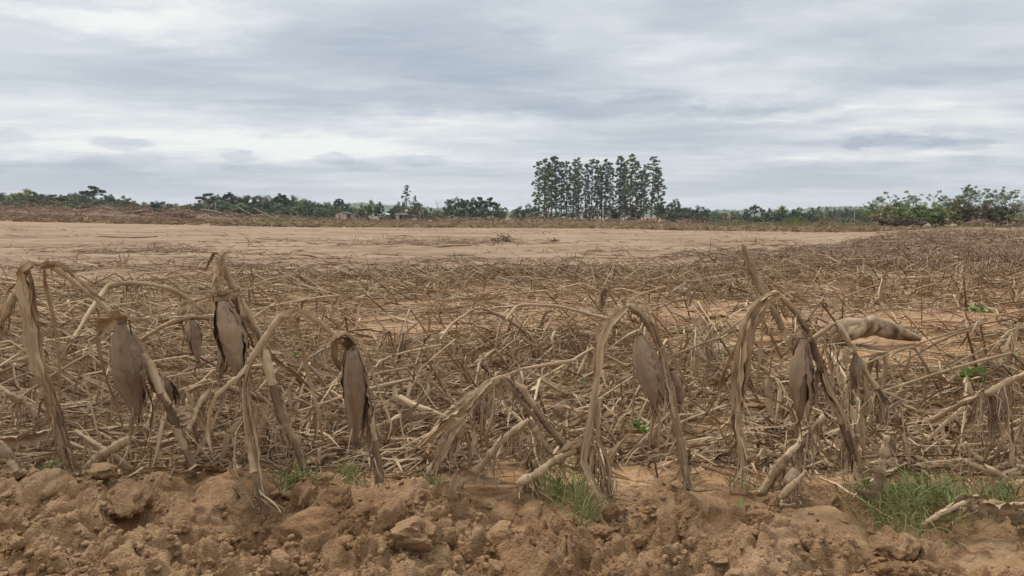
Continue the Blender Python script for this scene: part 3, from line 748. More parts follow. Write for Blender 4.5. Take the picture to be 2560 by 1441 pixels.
# ------------------------------------------------------------------ the rest of the tangle
def tangle():
    r = np.random.default_rng(91)
    # stalks from the bank out to the edge of the flattened crop
    b = Buf(); n = 1650
    B = sample_field(n, 2.6, 13.5, 0.84, mat_density, r, 1.0, 1.1)
    C, k = make_plants(n, B[:, 0], B[:, 1], 0.95, 12, r)
    rad = np.interp(np.arange(12), [0, k, 11], [1, .85, .4])[None] * r.uniform(0.005, 0.0105, n)[:, None]
    tubes(b, C, rad, r.uniform(.0, .8, n), 5, 0.08)
    P, D = pick_leaf_starts(C, k, 9, r); m = len(P)
    near_ = P[:, 1] < 5.5
    for sel, S, M in ((near_, 9, 3), (~near_, 6, 2)):
        q = int(sel.sum())
        LC = leaf_paths(P[sel], D[sel], r.uniform(0.2, 0.6, q), S, r)
        ribbons(b, LC, taper(S, 0.0015 + 0.011 * r.random(q) ** 2), r.uniform(.1, .85, q), (0.2, 0.9, 0.35), r.uniform(-1.3, 1.3, (q, 1)) + np.cumsum(r.normal(0, .16, (q, S)), 1), 0.6, M, 0.2)
    tag(put('fallen_corn_mat', b.mesh('fallen_corn_mat', M_STRAW)), 'flattened tangle of dead corn stalks and leaves beyond the nearest plants', kind='stuff')
    # litter: long leaves and splinters lying on the mud and on one another
    b = Buf()
    for n, y0, y1, S, M, wd, lift in ((9800, 2.55, 6.0, 7, 3, (0.0012, 0.0065), 0.05), (12500, 5.0, 14.0, 5, 2, (0.002, 0.009), 0.07)):
        B = sample_field(n, y0, y1, 0.84, mat_density, r, 1.0, 1.0)
        z = ground_h(B[:, 0], B[:, 1]) + lift * r.random(n) ** 1.5 + 0.006
        a = flow(B[:, 0], B[:, 1], r) + r.normal(0, 0.22, n)
        D = np.stack([np.cos(a), np.sin(a), r.normal(0.10, 0.28, n)], -1)
        LC = off_bank(leaf_paths(np.stack([B[:, 0], B[:, 1], z], -1), D, r.uniform(0.12, 0.6, n), S, r, 0.12))
        ribbons(b, LC, taper(S, r.uniform(*wd, n), 'strap'), r.uniform(.05, .9, n), (0.1, 0.3, 1.0), r.uniform(-1.2, 1.2, (n, 1)) + np.cumsum(r.normal(0, .12, (n, S)), 1), 0.5, M, 0.2)
    tag(put('corn_leaf_litter', b.mesh('corn_leaf_litter', M_STRAW)), 'dry corn leaves and splinters littering the mud', kind='stuff')
    # far part of the crop and the broken rows on the open sand
    b = Buf(); n = 4300
    def dfar(x, y):
        return mat_density(x, y) * np.where(x / y > 0.3, 1.0, 1.0)
    B = sample_field(n, 11.0, 48.0, 0.86, dfar, r, 1.5)
    sz = np.where(B[:, 1] > 18, 1.0, 0.9)
    ang = flow(B[:, 0], B[:, 1], r)
    C, k = stalk_paths(B[:, 0], B[:, 1], ang, r.uniform(0.15, 0.5, n) * sz, r.uniform(0.08, 0.9, n) ** 2, r.uniform(0.3, 0.9, n) * sz, r.uniform(-1.0, 0.1, n), 6, r)
    tubes(b, C, np.interp(np.arange(6), [0, 5], [1, .5])[None] * r.uniform(0.007, 0.013, n)[:, None], r.uniform(.05, .85, n), 3, 0.0)
    P, D = pick_leaf_starts(C, k, 4, r); q = len(P)
    LC = leaf_paths(P, D, r.uniform(0.2, 0.55, q), 4, r)
    ribbons(b, LC, taper(4, r.uniform(0.006, 0.016, q)), r.uniform(.1, .8, q), (0.2, 0.9, 0.35), r.uniform(-1, 1, (q, 1)) + np.zeros((1, 4)), 0.4, 2)
    tag(put('far_corn_tangle', b.mesh('far_corn_tangle', M_BRUSH)), 'far flattened corn and broken stalks scattered over the sand', kind='stuff')
    # fine trash on the cracked pan
    b = Buf(); n = 7000
    y = 10.2 + 5.5 * r.random(n); x = r.uniform(-1, .62, n) * 0.8 * y; keep = r.random(n) < 0.85 * np.clip(0.5 + fbm(x * .5, y * .9, 551, 3), 0, 1)
    x, y = x[keep], y[keep]; n = len(x); a = r.uniform(0, 6.28, n)
    LC = leaf_paths(np.stack([x, y, ground_h(x, y) + 0.01 + .03 * r.random(n)], -1), np.stack([np.cos(a), np.sin(a), 0.3 + 0 * a], -1), r.uniform(0.04, 0.16, n), 4, r, 0.2)
    ribbons(b, LC, taper(4, r.uniform(0.004, 0.012, n)), r.uniform(0, .6, n), (0.1, 0.3, 1), r.uniform(-1, 1, (n, 1)) + np.zeros((1, 4)), 0.4, 2)
    n = 3800; y = 14 + 40 * r.random(n) ** 1.3; x = r.uniform(-.8, .7, n) * y; keep = r.random(n) < np.clip(1.6 * fbm(x * .15, y * .3, 571, 3) + .12, 0, 1); x, y = x[keep], y[keep]; n = len(x); a = r.normal(3.3, .7, n)
    LC = leaf_paths(np.stack([x, y, ground_h(x, y) + 0.02 + .06 * r.random(n)], -1), np.stack([np.cos(a), np.sin(a), 0.4 + 0 * a], -1), r.uniform(0.1, 0.6, n), 4, r, 0.25)
    ribbons(b, LC, taper(4, r.uniform(0.008, 0.02, n)), r.uniform(0, .5, n), (0.1, 0.3, 1), r.uniform(-1, 1, (n, 1)) + np.zeros((1, 4)), 0.4, 2)
    tag(put('trash_on_the_mud', b.mesh('trash_on_the_mud', M_BRUSH)), 'fine plant trash over the cracked mud', kind='stuff')
    # standing stubble and low litter in front of the debris line
    b = Buf(); n = 9000
    px = r.uniform(560, 2280, n); Y = r.uniform(66, 112, n) ; x = (px - 1280) / FPX * Y
    dens = np.clip((px - 560) / 500, 0.25, 1) * (0.35 + vnoise(x * .12, Y * .2, 561)); keep = r.random(n) < dens
    x, Y = x[keep], Y[keep]; n = len(x); z = ground_h(x, Y)
    h = r.uniform(0.15, 0.62, n) * np.clip((Y - 40) / 50, .4, 1); a = r.normal(3.1, .6, n); lean = r.uniform(0.1, 0.8, n)
    C = np.zeros((n, 4, 3))
    C[:, 0] = np.stack([x, Y, z - .05], -1); C[:, 1] = C[:, 0] + np.stack([np.cos(a) * lean * .3, 0 * a, h], -1)
    C[:, 2] = C[:, 1] + np.stack([np.cos(a) * .25, r.normal(0, .1, n), -.05 - .1 * r.random(n)], -1); C[:, 3] = C[:, 2] + np.stack([np.cos(a) * .15, 0 * a, -.45 * h], -1)
    ribbons(b, C, np.full((n, 4), 0.05) * r.uniform(.6, 1.3, (n, 1)), r.uniform(.15, .95, n), (0, 1, 0), r.uniform(-.5, .5, (n, 1)) + np.zeros((1, 4)), 0.3, 2)
    n = 8000; px = r.uniform(-200, 2300, n); Y = r.uniform(66, 150, n); x = (px - 1280) / FPX * Y; z = ground_h(x, Y); a = r.uniform(0, 6.28, n)
    P0 = np.stack([x, Y, z + .02], -1); C = np.stack([P0 + np.stack([np.cos(a) * t, np.sin(a) * t, r.uniform(0, .16, n) * (t > .2)], -1) for t in (0, .4, .9)], 1)
    ribbons(b, C, np.full((n, 3), 0.06), r.uniform(0, .8, n), (0, 1, 0.1), 0.0, 0.3, 2)
    tag(put('standing_stubble', b.mesh('standing_stubble', M_STUB)), 'pale rows of broken corn stubble at the far edge of the sand', kind='stuff')

tangle()

# ------------------------------------------------------------------ the tall bent plants, traced and set at their own distance
hr = np.random.default_rng(1234)

def path3(pts, Y, n):
    """pts: (px, py[, dY]) -> smooth 3-D line, n points"""
    P = np.array([at(p[0], p[1], Y + (p[2] if len(p) > 2 else 0)) for p in pts])
    return resample(P, n)

def jitter_path(C, amp, r):
    n = len(C); t = np.linspace(0, 1, n)[:, None]
    o = 0
    for f in (1.0, 2.3, 4.1): o = o + r.normal(0, 1, 3) * np.sin(t * f * math.pi + r.uniform(0, 6.28)) / f
    return C + o * amp * (0.4 + 0.6 * t)

def make_stem(root, org, pts, Y, rpx, tones=(.3, .6), name='stem', mat=None, n=None):
    n = n or max(24, 8 * len(pts)); C = path3(pts, Y, n)
    C = C + hr.normal(0, 0.0008, C.shape)
    rm = rpx / FPX * Y * .88
    node = np.linspace(0, np.linalg.norm(np.diff(C, axis=0), axis=1).sum() / 0.11, n); bul = 1 + 0.12 * np.exp(-((node % 1 - .5) / .07) ** 2)
    rad = rm * bul * np.linspace(1, 0.75, n) * (1 + 0.05 * hr.normal(size=n)) * (1 + .35 * fbm(np.linspace(0, 9, n) + hr.uniform(0, 99), np.zeros(n), 17, 2))
    b = Buf(); tubes(b, C[None], rad[None], 0.5, 10, 0.06)
    b.T[-1] = np.repeat(np.interp(np.linspace(0, 1, n), np.linspace(0, 1, len(tones)), tones), 10)
    # fibres and torn sheath edges along the stem
    o = put(name, b.mesh(name, mat or M_STRAW, org), root)
    return o, C, rad

def make_sheath(root, org, C, rad, i0, i1, phi, tone, r=hr):
    seg = resample(C[i0:i1], 16); n = 16; t = np.linspace(0, 1, n)
    rr = np.interp(np.linspace(i0, i1 - 1, n), np.arange(len(rad)), rad) * (1.18 + 0.5 * t ** 3)
    arc = (1.9 - 1.5 * t ** 2) * (1 + .12 * r.normal(size=n))
    b = Buf(); tubes(b, seg[None], rr[None], tone, 7, 0.05, arc[None], phi)
    return put('leaf_sheath', b.mesh('leaf_sheath', M_STRAW, org), root)

def make_drape(root, org, pts, Y, wpx, n=1, amp=0.012, tone=(.35, .75), name='leaf', cr=0.3, kind='strap', fold=None, tw=0.35, mat=None):
    for i in range(n):
        C = jitter_path(path3(pts, Y, 26), amp if n > 1 else amp * .3, hr)
        w = wpx / 2 / FPX * Y * (1 if n == 1 else hr.uniform(.45, 1.15))
        b = Buf(); nn = 26; M = 7
        tws = (hr.uniform(-tw, tw) + np.cumsum(hr.normal(0, tw * 0.35, nn)))[None]
        W = taper(nn, [w], kind) * (1 + 0.20 * hr.normal(size=nn))
        fo = (fold if fold is not None else hr.uniform(-.9, .9)) + np.cumsum(hr.normal(0, .08, nn))
        ribbons(b, C[None], W, hr.uniform(*tone), (0.05, 1, 0.05), tws, fo[None], M, cr)
        put(name, b.mesh(name, mat or M_STRAW, org), root)

def make_shreds(root, org, pts, Y, wpx, n, L, amp=0.02, name='leaf_shreds', tone=(.15, .8)):
    """thin torn strips hanging off the line pts"""
    C = path3(pts, Y, 40); idx = hr.integers(0, 40, n); P = C[idx] + hr.normal(0, .004, (n, 3))
    D = hr.normal(0, .5, (n, 3)) + np.array([0, 0, -.8]); LC = leaf_paths(P, D, hr.uniform(.3, 1, n) * L, 12, hr, .7)
    b = Buf(); ribbons(b, LC, taper(12, hr.uniform(.25, 1, n) * wpx / 2 / FPX * Y, 'shred'), hr.uniform(*tone, n), (.05, 1, .05), hr.uniform(-1, 1, (n, 1)) + np.cumsum(hr.normal(0, .15, (n, 12)), 1), .5, 3, .25)
    o = put(name, b.mesh(name, M_STRAW, org), root); tag(o, kind='stuff')

def make_ear(root, org, top, bot, wpx, Y, seed, tone=.5, leaves=6, mat=None):
    mat = mat or M_HUSK
    r = np.random.default_rng(seed); A = at(*top[:2], Y + (top[2] if len(top) > 2 else 0)); B = at(*bot[:2], Y + (bot[2] if len(bot) > 2 else 0)); n = 30
    t = np.linspace(0, 1, n); Rm = wpx / 2 / FPX * Y * .86; sk = r.uniform(-.05, .05)
    prof = np.interp(t, [0, .07, .16 + sk, .30 + sk, .46 + sk, .62, .78, .90, 1], [.26, .34, .60, .90, 1.0, .86, .58, .34, .12]) * Rm
    mid = (A + B) / 2 + np.array([r.normal(0, .01), r.normal(0, .01), 0]); C = resample(np.array([A, mid, B]), n)
    K = 28; T, Sd, Nr = frames(C[None], np.array([0.21, -0.97, 0.1])); ph = np.arange(K) / K * 2 * np.pi
    rid = 1 + 0.035 * np.cos(ph[None] * 6 + 1.3 * np.sin(t[:, None] * 4 + seed)) + 0.03 * np.cos(ph[None] * 11 + seed + t[:, None] * 3) + 0.05 * np.cos(ph[None] * 2 + seed)
    rid = rid + 0.07 * np.abs(fbm(np.broadcast_to(ph[None] * 5, (n, K)), np.broadcast_to(t[:, None] * 2.5, (n, K)), seed + 5, 3)) + 0.12 * fbm(np.broadcast_to(ph[None] * 1.6, (n, K)), np.broadcast_to(t[:, None] * 9, (n, K)), seed, 3)
    V = C[:, None] + (Sd[0][:, None] * np.cos(ph)[None, :, None] + Nr[0][:, None] * np.sin(ph)[None, :, None]) * (prof[:, None] * rid)[..., None]
    Lh = np.linalg.norm(B - A)
    b = Buf(); Q = np.stack([np.broadcast_to(t[:, None] * Lh, (n, K)), np.broadcast_to(ph[None] * Rm * .5, (n, K)), np.full((n, K), seed % 17)], -1)
    b.add(V, grid_faces(n, K, 0, 1, True), tone, Q)
    ear = put('ear', b.mesh('ear', mat, org), root)
    for j in range(leaves):
        m = 18; s = np.linspace(0, 1, m); tt = np.clip(s * r.uniform(.8, 1.12), 0, 1.1); phi = r.uniform(0, 6.28) if j > 1 else (-1.1 + 2.0 * j + r.uniform(-.3, .3) + 3.1)
        arc = r.uniform(.65, 1.15) * np.clip(1.25 - s ** 2.0 * 1.2, .05, 1)
        CC = resample(np.vstack([C, C[-1] + (C[-1] - C[-2]) * 4]), 40)[np.clip((tt * 35).astype(int), 0, 39)]
        CC = np.stack([np.interp(tt, np.linspace(0, 1.12, 40), resample(np.vstack([C, C[-1] + (C[-1] - C[-2]) * 4]), 40)[:, q]) for q in range(3)], -1)
        rr = np.interp(tt, t, prof) * (1.06 + .03 * j + .05 * r.normal(size=m)) + .0015 + .016 * s ** 3 * r.uniform(0, 1.8)
        b = Buf(); tubes(b, CC[None], rr[None], np.clip(tone + r.uniform(-.25, .3), .05, .95), 9, .07, (arc * (1 + .10 * r.normal(size=m)))[None], phi)
        put('husk_leaf', b.mesh('husk_leaf', mat, org), ear)
    ns = 14; P = np.repeat(B[None], ns, 0); D = (B - A)[None] / Lh + r.normal(0, .35, (ns, 3))
    C2 = np.stack([P + D * q * r.uniform(.02, .045, (ns, 1)) for q in np.linspace(-.3, 1, 5)], 1)
    b = Buf(); ribbons(b, C2, taper(5, np.full(ns, .0016)), .02, (0, 1, 0), 0., .2, 2)
    put('silk', b.mesh('silk', mat, org), ear)
    return ear

def plant(label, base, Y, stems=(), drapes=(), ears=(), shreds=(), sheaths=3, mark=None, cat='corn stalk', group='tall corn stalks snapped over above the mat', name='bent_corn_stalk'):
    org = at(base[0], base[1], Y); g = float(surf(org[0:1], org[1:2])[0]); org = np.array([org[0], org[1], g])
    root = empty(name, org)
    for s in stems:
        pts, rp, tones = s[:3]
        o, C, rad = make_stem(root, org, pts, Y, rp, tones, n=s[3] if len(s) > 3 else None)
        for q in range(sheaths):
            i0 = hr.integers(1, max(2, len(C) - 14)); make_sheath(root, org, C, rad, i0, min(len(C), i0 + hr.integers(9, 15)), hr.uniform(0, 6.28), hr.uniform(.3, .85))
    for d in drapes:
        kw = d[3] if len(d) > 3 else {}
        make_drape(root, org, d[0], Y, d[1] * (.8 if d[2] > 1 else .95), d[2] + (1 if d[2] > 1 else 0), **kw)
    for i, e in enumerate(ears): make_ear(root, org, e[0], e[1], e[2], Y + (e[3] if len(e) > 3 else 0), 1000 + int(base[0]) + i, e[4] if len(e) > 4 else .5); make_shreds(root, org, [e[0][:2], e[1][:2]], Y + (e[3] if len(e) > 3 else 0) - .02, e[2] * .22, 7, .16)
    for s in shreds: make_shreds(root, org, s[0], Y, s[1], s[2], s[3])
    for s in stems:
        if s[1] > 6: make_shreds(root, org, s[0], Y, 5, 16, .12); make_shreds(root, org, s[0], Y, 11, 5, .2)
    tag(root, label, cat, group)
    if mark: MARKS.append((mark, base[0], base[1]))
    return root

# far-left arch
plant('tallest left-hand corn stalk arched over, pale leaf hanging from its peak', (478, 1150), 2.36,
      stems=[([(482, 1165, .0), (440, 1060), (405, 985, -.02), (370, 905), (330, 835), (275, 785, .02), (240, 745, .03), (165, 690, .03), (130, 665, .02), (76, 655)], 11, (.25, .2, .35, .5, .6))],
      drapes=[([(80, 655, -.02), (58, 672, -.03), (56, 700), (64, 760), (80, 850), (98, 930), (118, 975, .03), (140, 1060, .05), (168, 1150, .05)], 34, 3, dict(amp=.009, tone=(.5, .95))),
              ([(70, 675, .02), (80, 720, .02), (82, 800, .03), (100, 900, .04), (150, 1030, .05), (190, 1180, .08)], 22, 2, dict(tone=(.3, .7))),
              ([(110, 672), (112, 720, .03), (130, 800, .05), (142, 920, .06), (150, 1040, .08)], 9, 2, dict(amp=.006)),
              ([(100, 668, -.01), (130, 662, -.03), (170, 682, -.03), (235, 738, -.02), (255, 752)], 22, 1, dict(tone=(.25, .4), fold=.6)),
              ([(290, 800, -.03), (250, 820, -.05), (243, 850, -.05), (262, 930, -.04), (285, 1000, -.02), (312, 1090)], 8, 1, dict(tone=(.2, .4))),
              ([(322, 802, -.04), (290, 795, -.07), (258, 812, -.07), (240, 842, -.05)], 46, 1, dict(tone=(.45, .6), fold=-.7, cr=.12, mat=None)),
              ([(318, 800, -.05), (330, 850, -.03), (365, 930, -.02), (395, 1010), (352, 1150, .05)], 7, 2, dict(tone=(.1, .3))),
              ([(430, 1035), (460, 1030), (480, 1045), (455, 1058), (425, 1050)], 16, 2, dict(tone=(.5, .9))),
              ([(80, 800, .03), (130, 815, .03), (180, 840, .03), (215, 862, .03)], 7, 1)],
      ears=[((298, 812, -.05), (345, 1040, -.02), 78, -.02, .45), ((372, 925), (425, 1022), 44, .02, .3)],
      shreds=[([(100, 960), (130, 1040), (165, 1120)], 9, 26, .18), ([(330, 900), (350, 1020)], 5, 10, .2), ([(300, 830), (290, 900)], 9, 8, .12)], mark='the arched stalk at the left edge')
# peaked plant
plant('upright corn plant folded at a sharp peak, large torn husks below', (755, 1160), 2.40,
      stems=[([(758, 1172), (742, 1110), (712, 1060), (682, 965), (665, 900), (650, 840, .02), (622, 792, .03), (592, 738, .03), (572, 698, .02), (545, 640)], 11.5, (.25, .25, .3, .55, .35)),
             ([(545, 640, -.01), (541, 690, -.02), (538, 740, -.03), (548, 800, -.03), (575, 860, -.02)], 8, (.5, .6, .4))],
      drapes=[([(550, 642), (532, 634), (520, 660), (513, 682)], 12, 1, dict(tone=(.3, .5))),
              ([(552, 640, -.03), (548, 690, -.04), (552, 740, -.04)], 20, 2, dict(tone=(.5, .7))),
              ([(600, 728, -.03), (562, 738, -.05), (535, 742, -.05), (528, 756, -.04)], 32, 2, dict(tone=(.25, .5), amp=.006)),
              ([(534, 745, -.04), (545, 790, -.04), (570, 850, -.04), (598, 905, -.02)], 10, 2, dict(tone=(.6, .9))),
              ([(580, 720), (590, 760), (608, 830), (618, 870, .03)], 16, 2, dict(tone=(.1, .3))),
              ([(600, 740, -.02), (612, 790, -.03), (640, 830), (655, 900)], 15, 2, dict(tone=(.5, .8))),
              ([(650, 850, .03), (690, 900, .06), (730, 930, .1), (800, 990, .25)], 14, 1, dict(tone=(.3, .5))),
              ([(670, 915), (680, 960), (700, 1010), (715, 1050)], 26, 1, dict(tone=(.4, .6)))],
      ears=[((552, 752, -.05), (598, 950, -.02), 66, -.01, .5), ((575, 830, .03), (552, 935, .03), 44, .04, .35)],
      shreds=[([(545, 760), (600, 940)], 8, 22, .14), ([(690, 1000), (750, 1150)], 8, 22, .15)], mark='the sharply peaked plant')
# long low arch with the wide ear
plant('corn stalk bent in a wide low arch, bulky husked ear hanging at its right', (948, 1195), 2.16,
      stems=[([(950, 1205), (938, 1120), (925, 1050), (915, 990), (900, 920), (878, 868, -.02), (850, 850, -.02), (830, 832, -.02), (792, 802), (748, 784), (705, 790), (662, 848, -.02), (622, 908, -.04)], 11.5, (.2, .2, .3, .55, .6, .5), 90),
             ([(640, 1010, -.02), (628, 1110, -.04), (642, 1200, -.06), (668, 1290, -.08)], 11, (.4, .25, .2))],
      drapes=[([(620, 910, -.04), (590, 945, -.05), (545, 985, -.05), (528, 1020, -.04), (520, 1080), (530, 1130)], 13, 1, dict(tone=(.75, .95))),
              ([(628, 905, -.05), (612, 960, -.05), (620, 1040, -.05), (640, 1150, -.06), (664, 1260, -.08)], 12, 4, dict(tone=(.3, .8), amp=.008)),
              ([(748, 785, .0), (742, 810, -.02), (757, 870, -.02), (775, 950), (800, 1040), (806, 1100, .05)], 12, 1, dict(tone=(.5, .75))),
              ([(750, 784, -.02), (738, 795, -.03), (745, 845, -.02)], 26, 1, dict(tone=(.4, .6), kind='leaf')),
              ([(700, 792, -.02), (748, 780, -.03), (800, 806, -.03), (830, 832, -.03)], 30, 2, dict(tone=(.5, .75), fold=.7, amp=.004)),
              ([(890, 862, -.04), (862, 838, -.05), (838, 850, -.05), (832, 890, -.04), (850, 930)], 22, 2, dict(tone=(.3, .55), amp=.006)),
              ([(902, 850, -.02), (920, 900, -.02), (945, 980), (978, 1060), (968, 1100)], 8, 1, dict(tone=(.5, .8))),
              ([(635, 1190, -.06), (655, 1240, -.08), (705, 1275, -.1)], 9, 2, dict(tone=(.7, .9))),
              ([(590, 1090, -.02), (592, 1170, -.06), (640, 1268, -.1)], 10, 1, dict(tone=(.45, .65))),
              ([(915, 1000), (930, 1060), (935, 1120)], 24, 2, dict(tone=(.2, .4))),
              ([(860, 850, -.05), (872, 860, -.06), (885, 885, -.05)], 34, 1, dict(tone=(.02, .1)))],
      ears=[((882, 862, -.04), (886, 1105, -.02), 62, -.01, .5)],
      shreds=[([(622, 930), (640, 1200), (665, 1280)], 8, 60, .13), ([(925, 1080), (950, 1190)], 9, 34, .14), ([(850, 870), (870, 920)], 8, 8, .1)], mark='the wide low arch')
# low centre fold
plant('low corn stalk folded in half in the centre, smooth right leg, ragged left leg', (1412, 1118), 2.52,
      stems=[([(1416, 1122), (1352, 1040), (1305, 975), (1255, 944)], 11, (.2, .3, .3)), ([(1255, 944), (1215, 964, .01), (1180, 1002, .04), (1130, 1062, .1), (1062, 1140, .2)], 11, (.45, .5, .35))],
      drapes=[([(1255, 946, -.02), (1290, 990, -.02), (1340, 1045, -.02)], 22, 1, dict(tone=(.2, .35))), ([(1230, 952), (1190, 990), (1120, 1050), (1050, 1120, .1)], 22, 3, dict(tone=(.5, .9))),
              ([(1240, 960), (1235, 1010), (1212, 1090), (1205, 1140, .1)], 9, 3, dict(tone=(.5, .8)))],
      shreds=[([(1255, 946), (1130, 1060)], 8, 30, .2)], mark='the low fold in the centre')
# right-of-centre plant with tall pale sweep
plant('bent corn stalk with long pale leaf sweeping to the bank and an oval husked ear', (1718, 1215), 2.30,
      stems=[([(1722, 1222), (1705, 1130), (1690, 1050), (1672, 950), (1655, 875), (1632, 815), (1605, 785), (1568, 764)], 10, (.3, .45, .15, .12, .4), 60)],
      drapes=[([(1568, 765, -.01), (1530, 800, -.03), (1503, 860, -.04), (1492, 950, -.03), (1476, 1060, -.03), (1458, 1150, -.03), (1510, 1262, -.04)], 28, 4, dict(tone=(.6, 1.0), amp=.008)),
              ([(1560, 768, -.02), (1520, 830, -.03), (1500, 900, -.03)], 36, 1, dict(tone=(.55, .7))),
              ([(1495, 1000, -.02), (1500, 1100, -.03), (1530, 1230, -.05)], 16, 3, dict(tone=(.15, .6))),
              ([(1570, 768, -.02), (1600, 782, -.03), (1622, 812, -.03), (1645, 862, -.02)], 20, 1, dict(tone=(.1, .25))),
              ([(1655, 872, -.02), (1668, 940, -.02), (1688, 1035, -.02)], 18, 3, dict(tone=(.5, .75), amp=.008)),
              ([(1582, 840, .02), (1586, 920, .04), (1584, 1030, .06), (1578, 1090, .1)], 6, 1), ([(1640, 860, -.02), (1652, 880, -.02), (1650, 940)], 9, 2)],
      ears=[((1598, 838, -.03), (1640, 1022, 0), 62, -.01, .5), ((1678, 925, .02), (1690, 1045, .04), 46, .03, .4)],
      shreds=[([(1470, 1060), (1500, 1160), (1535, 1260)], 9, 60, .14), ([(1690, 1050), (1720, 1200)], 8, 40, .16), ([(1600, 800), (1600, 850)], 9, 10, .08)], mark='the pale sweeping leaf')
# right-hand arch
plant('right-hand corn stalk arched over, long pointed grey husk dangling inside the arch', (2128, 1135), 2.34,
      stems=[([(2136, 1150), (2110, 1070), (2085, 1000), (2052, 920), (2028, 852), (2010, 815, .01), (1982, 772, .01), (1942, 734), (1910, 750, -.01), (1884, 780, -.01)], 10.5, (.15, .15, .1, .12, .6, .7), 80)],
      drapes=[([(1945, 736, -.03), (1902, 752, -.04), (1872, 800, -.04), (1855, 870, -.03), (1846, 960), (1842, 1060), (1858, 1160)], 34, 4, dict(tone=(.45, .85), amp=.012)),
              ([(1884, 785, -.01), (1862, 830, .0), (1830, 880, .04), (1795, 990, .1), (1745, 1060, .2)], 9, 2, dict(tone=(.4, .7))),
              ([(1915, 760), (1905, 830), (1895, 920), (1890, 1010, .05)], 9, 1, dict(tone=(.5, .7))),
              ([(2028, 845, -.02), (2000, 848, -.03), (1985, 870, -.03), (1992, 900, -.02)], 34, 2, dict(tone=(.3, .6))),
              ([(2062, 930, -.02), (2082, 990, -.02), (2120, 1080, 0), (2150, 1180, .03)], 14, 3, dict(tone=(.5, .8))),
              ([(2030, 860, .02), (2050, 900, .03), (2035, 960, .03), (2032, 1010, .03)], 16, 3, dict(tone=(.2, .5)))],
      ears=[((2010, 846, -.04), (2000, 1050, -.02), 58, -.01, .38)],
      shreds=[([(1850, 900), (1842, 1060), (1855, 1150)], 10, 70, .2), ([(2110, 1080), (2140, 1150)], 9, 36, .18), ([(2015, 850), (2040, 940)], 8, 14, .12)], mark='the right-hand arch')
plant('thin corn stalk bent right of the big right-hand arch with one narrow grey husk', (2200, 985), 2.75,
      stems=[([(2210, 1000), (2165, 930), (2130, 870), (2092, 810), (2060, 828), (2028, 850), (1990, 890, .05)], 8, (.15, .15, .35, .6), 44)],
      drapes=[([(2160, 925), (2162, 970), (2160, 1040)], 14, 2), ([(2060, 830), (2062, 870), (2072, 930), (2080, 1000, .05)], 9, 1), ([(2135, 880, -.02), (2118, 885, -.03), (2110, 920, -.02)], 26, 1)],
      ears=[((2138, 885, -.02), (2128, 975, 0), 26, 0, .4)], shreds=[([(2120, 890), (2060, 840)], 6, 22, .2), ([(2190, 960), (2210, 1020)], 7, 24, .2)], mark='the thin grey-husked stalk')
plant('short stalk at the left edge leaning out of the picture with a folded pale leaf', (-10, 830), 2.6,
      stems=[([(52, 716), (30, 745), (10, 790), (-14, 850, .1)], 9, (.6, .6))], drapes=[([(50, 716), (20, 752), (-10, 830)], 22, 2), ([(52, 718), (70, 760), (90, 800)], 8, 1)], sheaths=1, mark='the stalk at the left edge')
plant('long cane bent over behind the left arch, lying almost level above the mat', (512, 784), 3.4,
      stems=[([(518, 788, .2), (470, 748, .1), (425, 722), (380, 712), (325, 706), (270, 716), (230, 770, -.2), (180, 850, -.4)], 6.5, (.35, .4, .55, .6), 44)], shreds=[([(270, 716), (420, 722)], 6, 16, .12)], mark='the long level cane on the left')
plant('level dry cane with a small split husk hanging from it, left of the peaked plant', (560, 800), 2.9,
      stems=[([(610, 812, .1), (545, 796), (480, 792), (440, 802), (400, 820, .1), (330, 862, .2)], 7.5, (.3, .5, .6), 40)],
      drapes=[([(500, 772), (470, 762), (450, 780), (455, 810)], 22, 2), ([(484, 800), (500, 850), (490, 890)], 9, 1)], ears=[((480, 798, -.02), (496, 900, 0), 40, -.02, .5)], shreds=[([(460, 790), (490, 880)], 7, 14, .12)], mark='the cane with a small husk')
plant('splintered upright cane standing highest on the right, behind the right-hand arch', (1948, 805), 4.2,
      stems=[([(1955, 822), (1935, 775), (1905, 730), (1880, 676), (1858, 614)], 8, (.25, .4, .35), 40)], drapes=[([(1858, 616), (1872, 660), (1900, 720)], 14, 2, dict(tone=(.2, .5))), ([(1878, 640), (1895, 700), (1930, 770)], 11, 2, dict(tone=(.5, .7)))], shreds=[([(1880, 660), (1920, 750)], 6, 24, .14)], sheaths=4, mark='the splintered upright cane')
plant('long smooth bare cane lying level above the mat', (1520, 797), 4.6,
      stems=[([(1560, 806, .2), (1515, 796), (1455, 780), (1400, 767), (1335, 762), (1292, 766), (1265, 800, -.2)], 5.5, (.5, .55, .6), 44)], shreds=[([(1300, 766), (1500, 790)], 4, 10, .1)], sheaths=0, mark='the long bare cane')
plant('dark small husk dangling from a little arch in the middle of the mat', (1660, 770), 5.0,
      stems=[([(1545, 765), (1525, 735), (1510, 720), (1502, 735), (1498, 770)], 3.5, (.2, .5), 30)], ears=[((1512, 722), (1506, 772), 14, 0, .3)], shreds=[([(1510, 722), (1545, 765)], 3, 12, .2)], sheaths=0)
plant('thick corn butt lying diagonally across another just behind the left bank', (222, 1168), 2.36,
      stems=[([(218, 1172), (262, 1135), (322, 1098)], 15, (.45, .55), 30), ([(322, 1098), (335, 1102, .05), (400, 1110, .2)], 8, (.4, .5), 20)], sheaths=2, shreds=[([(320, 1100), (300, 1110)], 5, 8, .08)])
plant('hollow curled sheath of a fallen stalk lying near the left edge', (18, 1115), 2.45,
      stems=[([(10, 1122), (60, 1100), (150, 1074, .1)], 12, (.6, .55), 30)], drapes=[([(14, 1110, -.02), (70, 1098, -.03), (150, 1072, .05)], 40, 1, dict(fold=-.8, tone=(.5, .6), tw=.1))], sheaths=1)
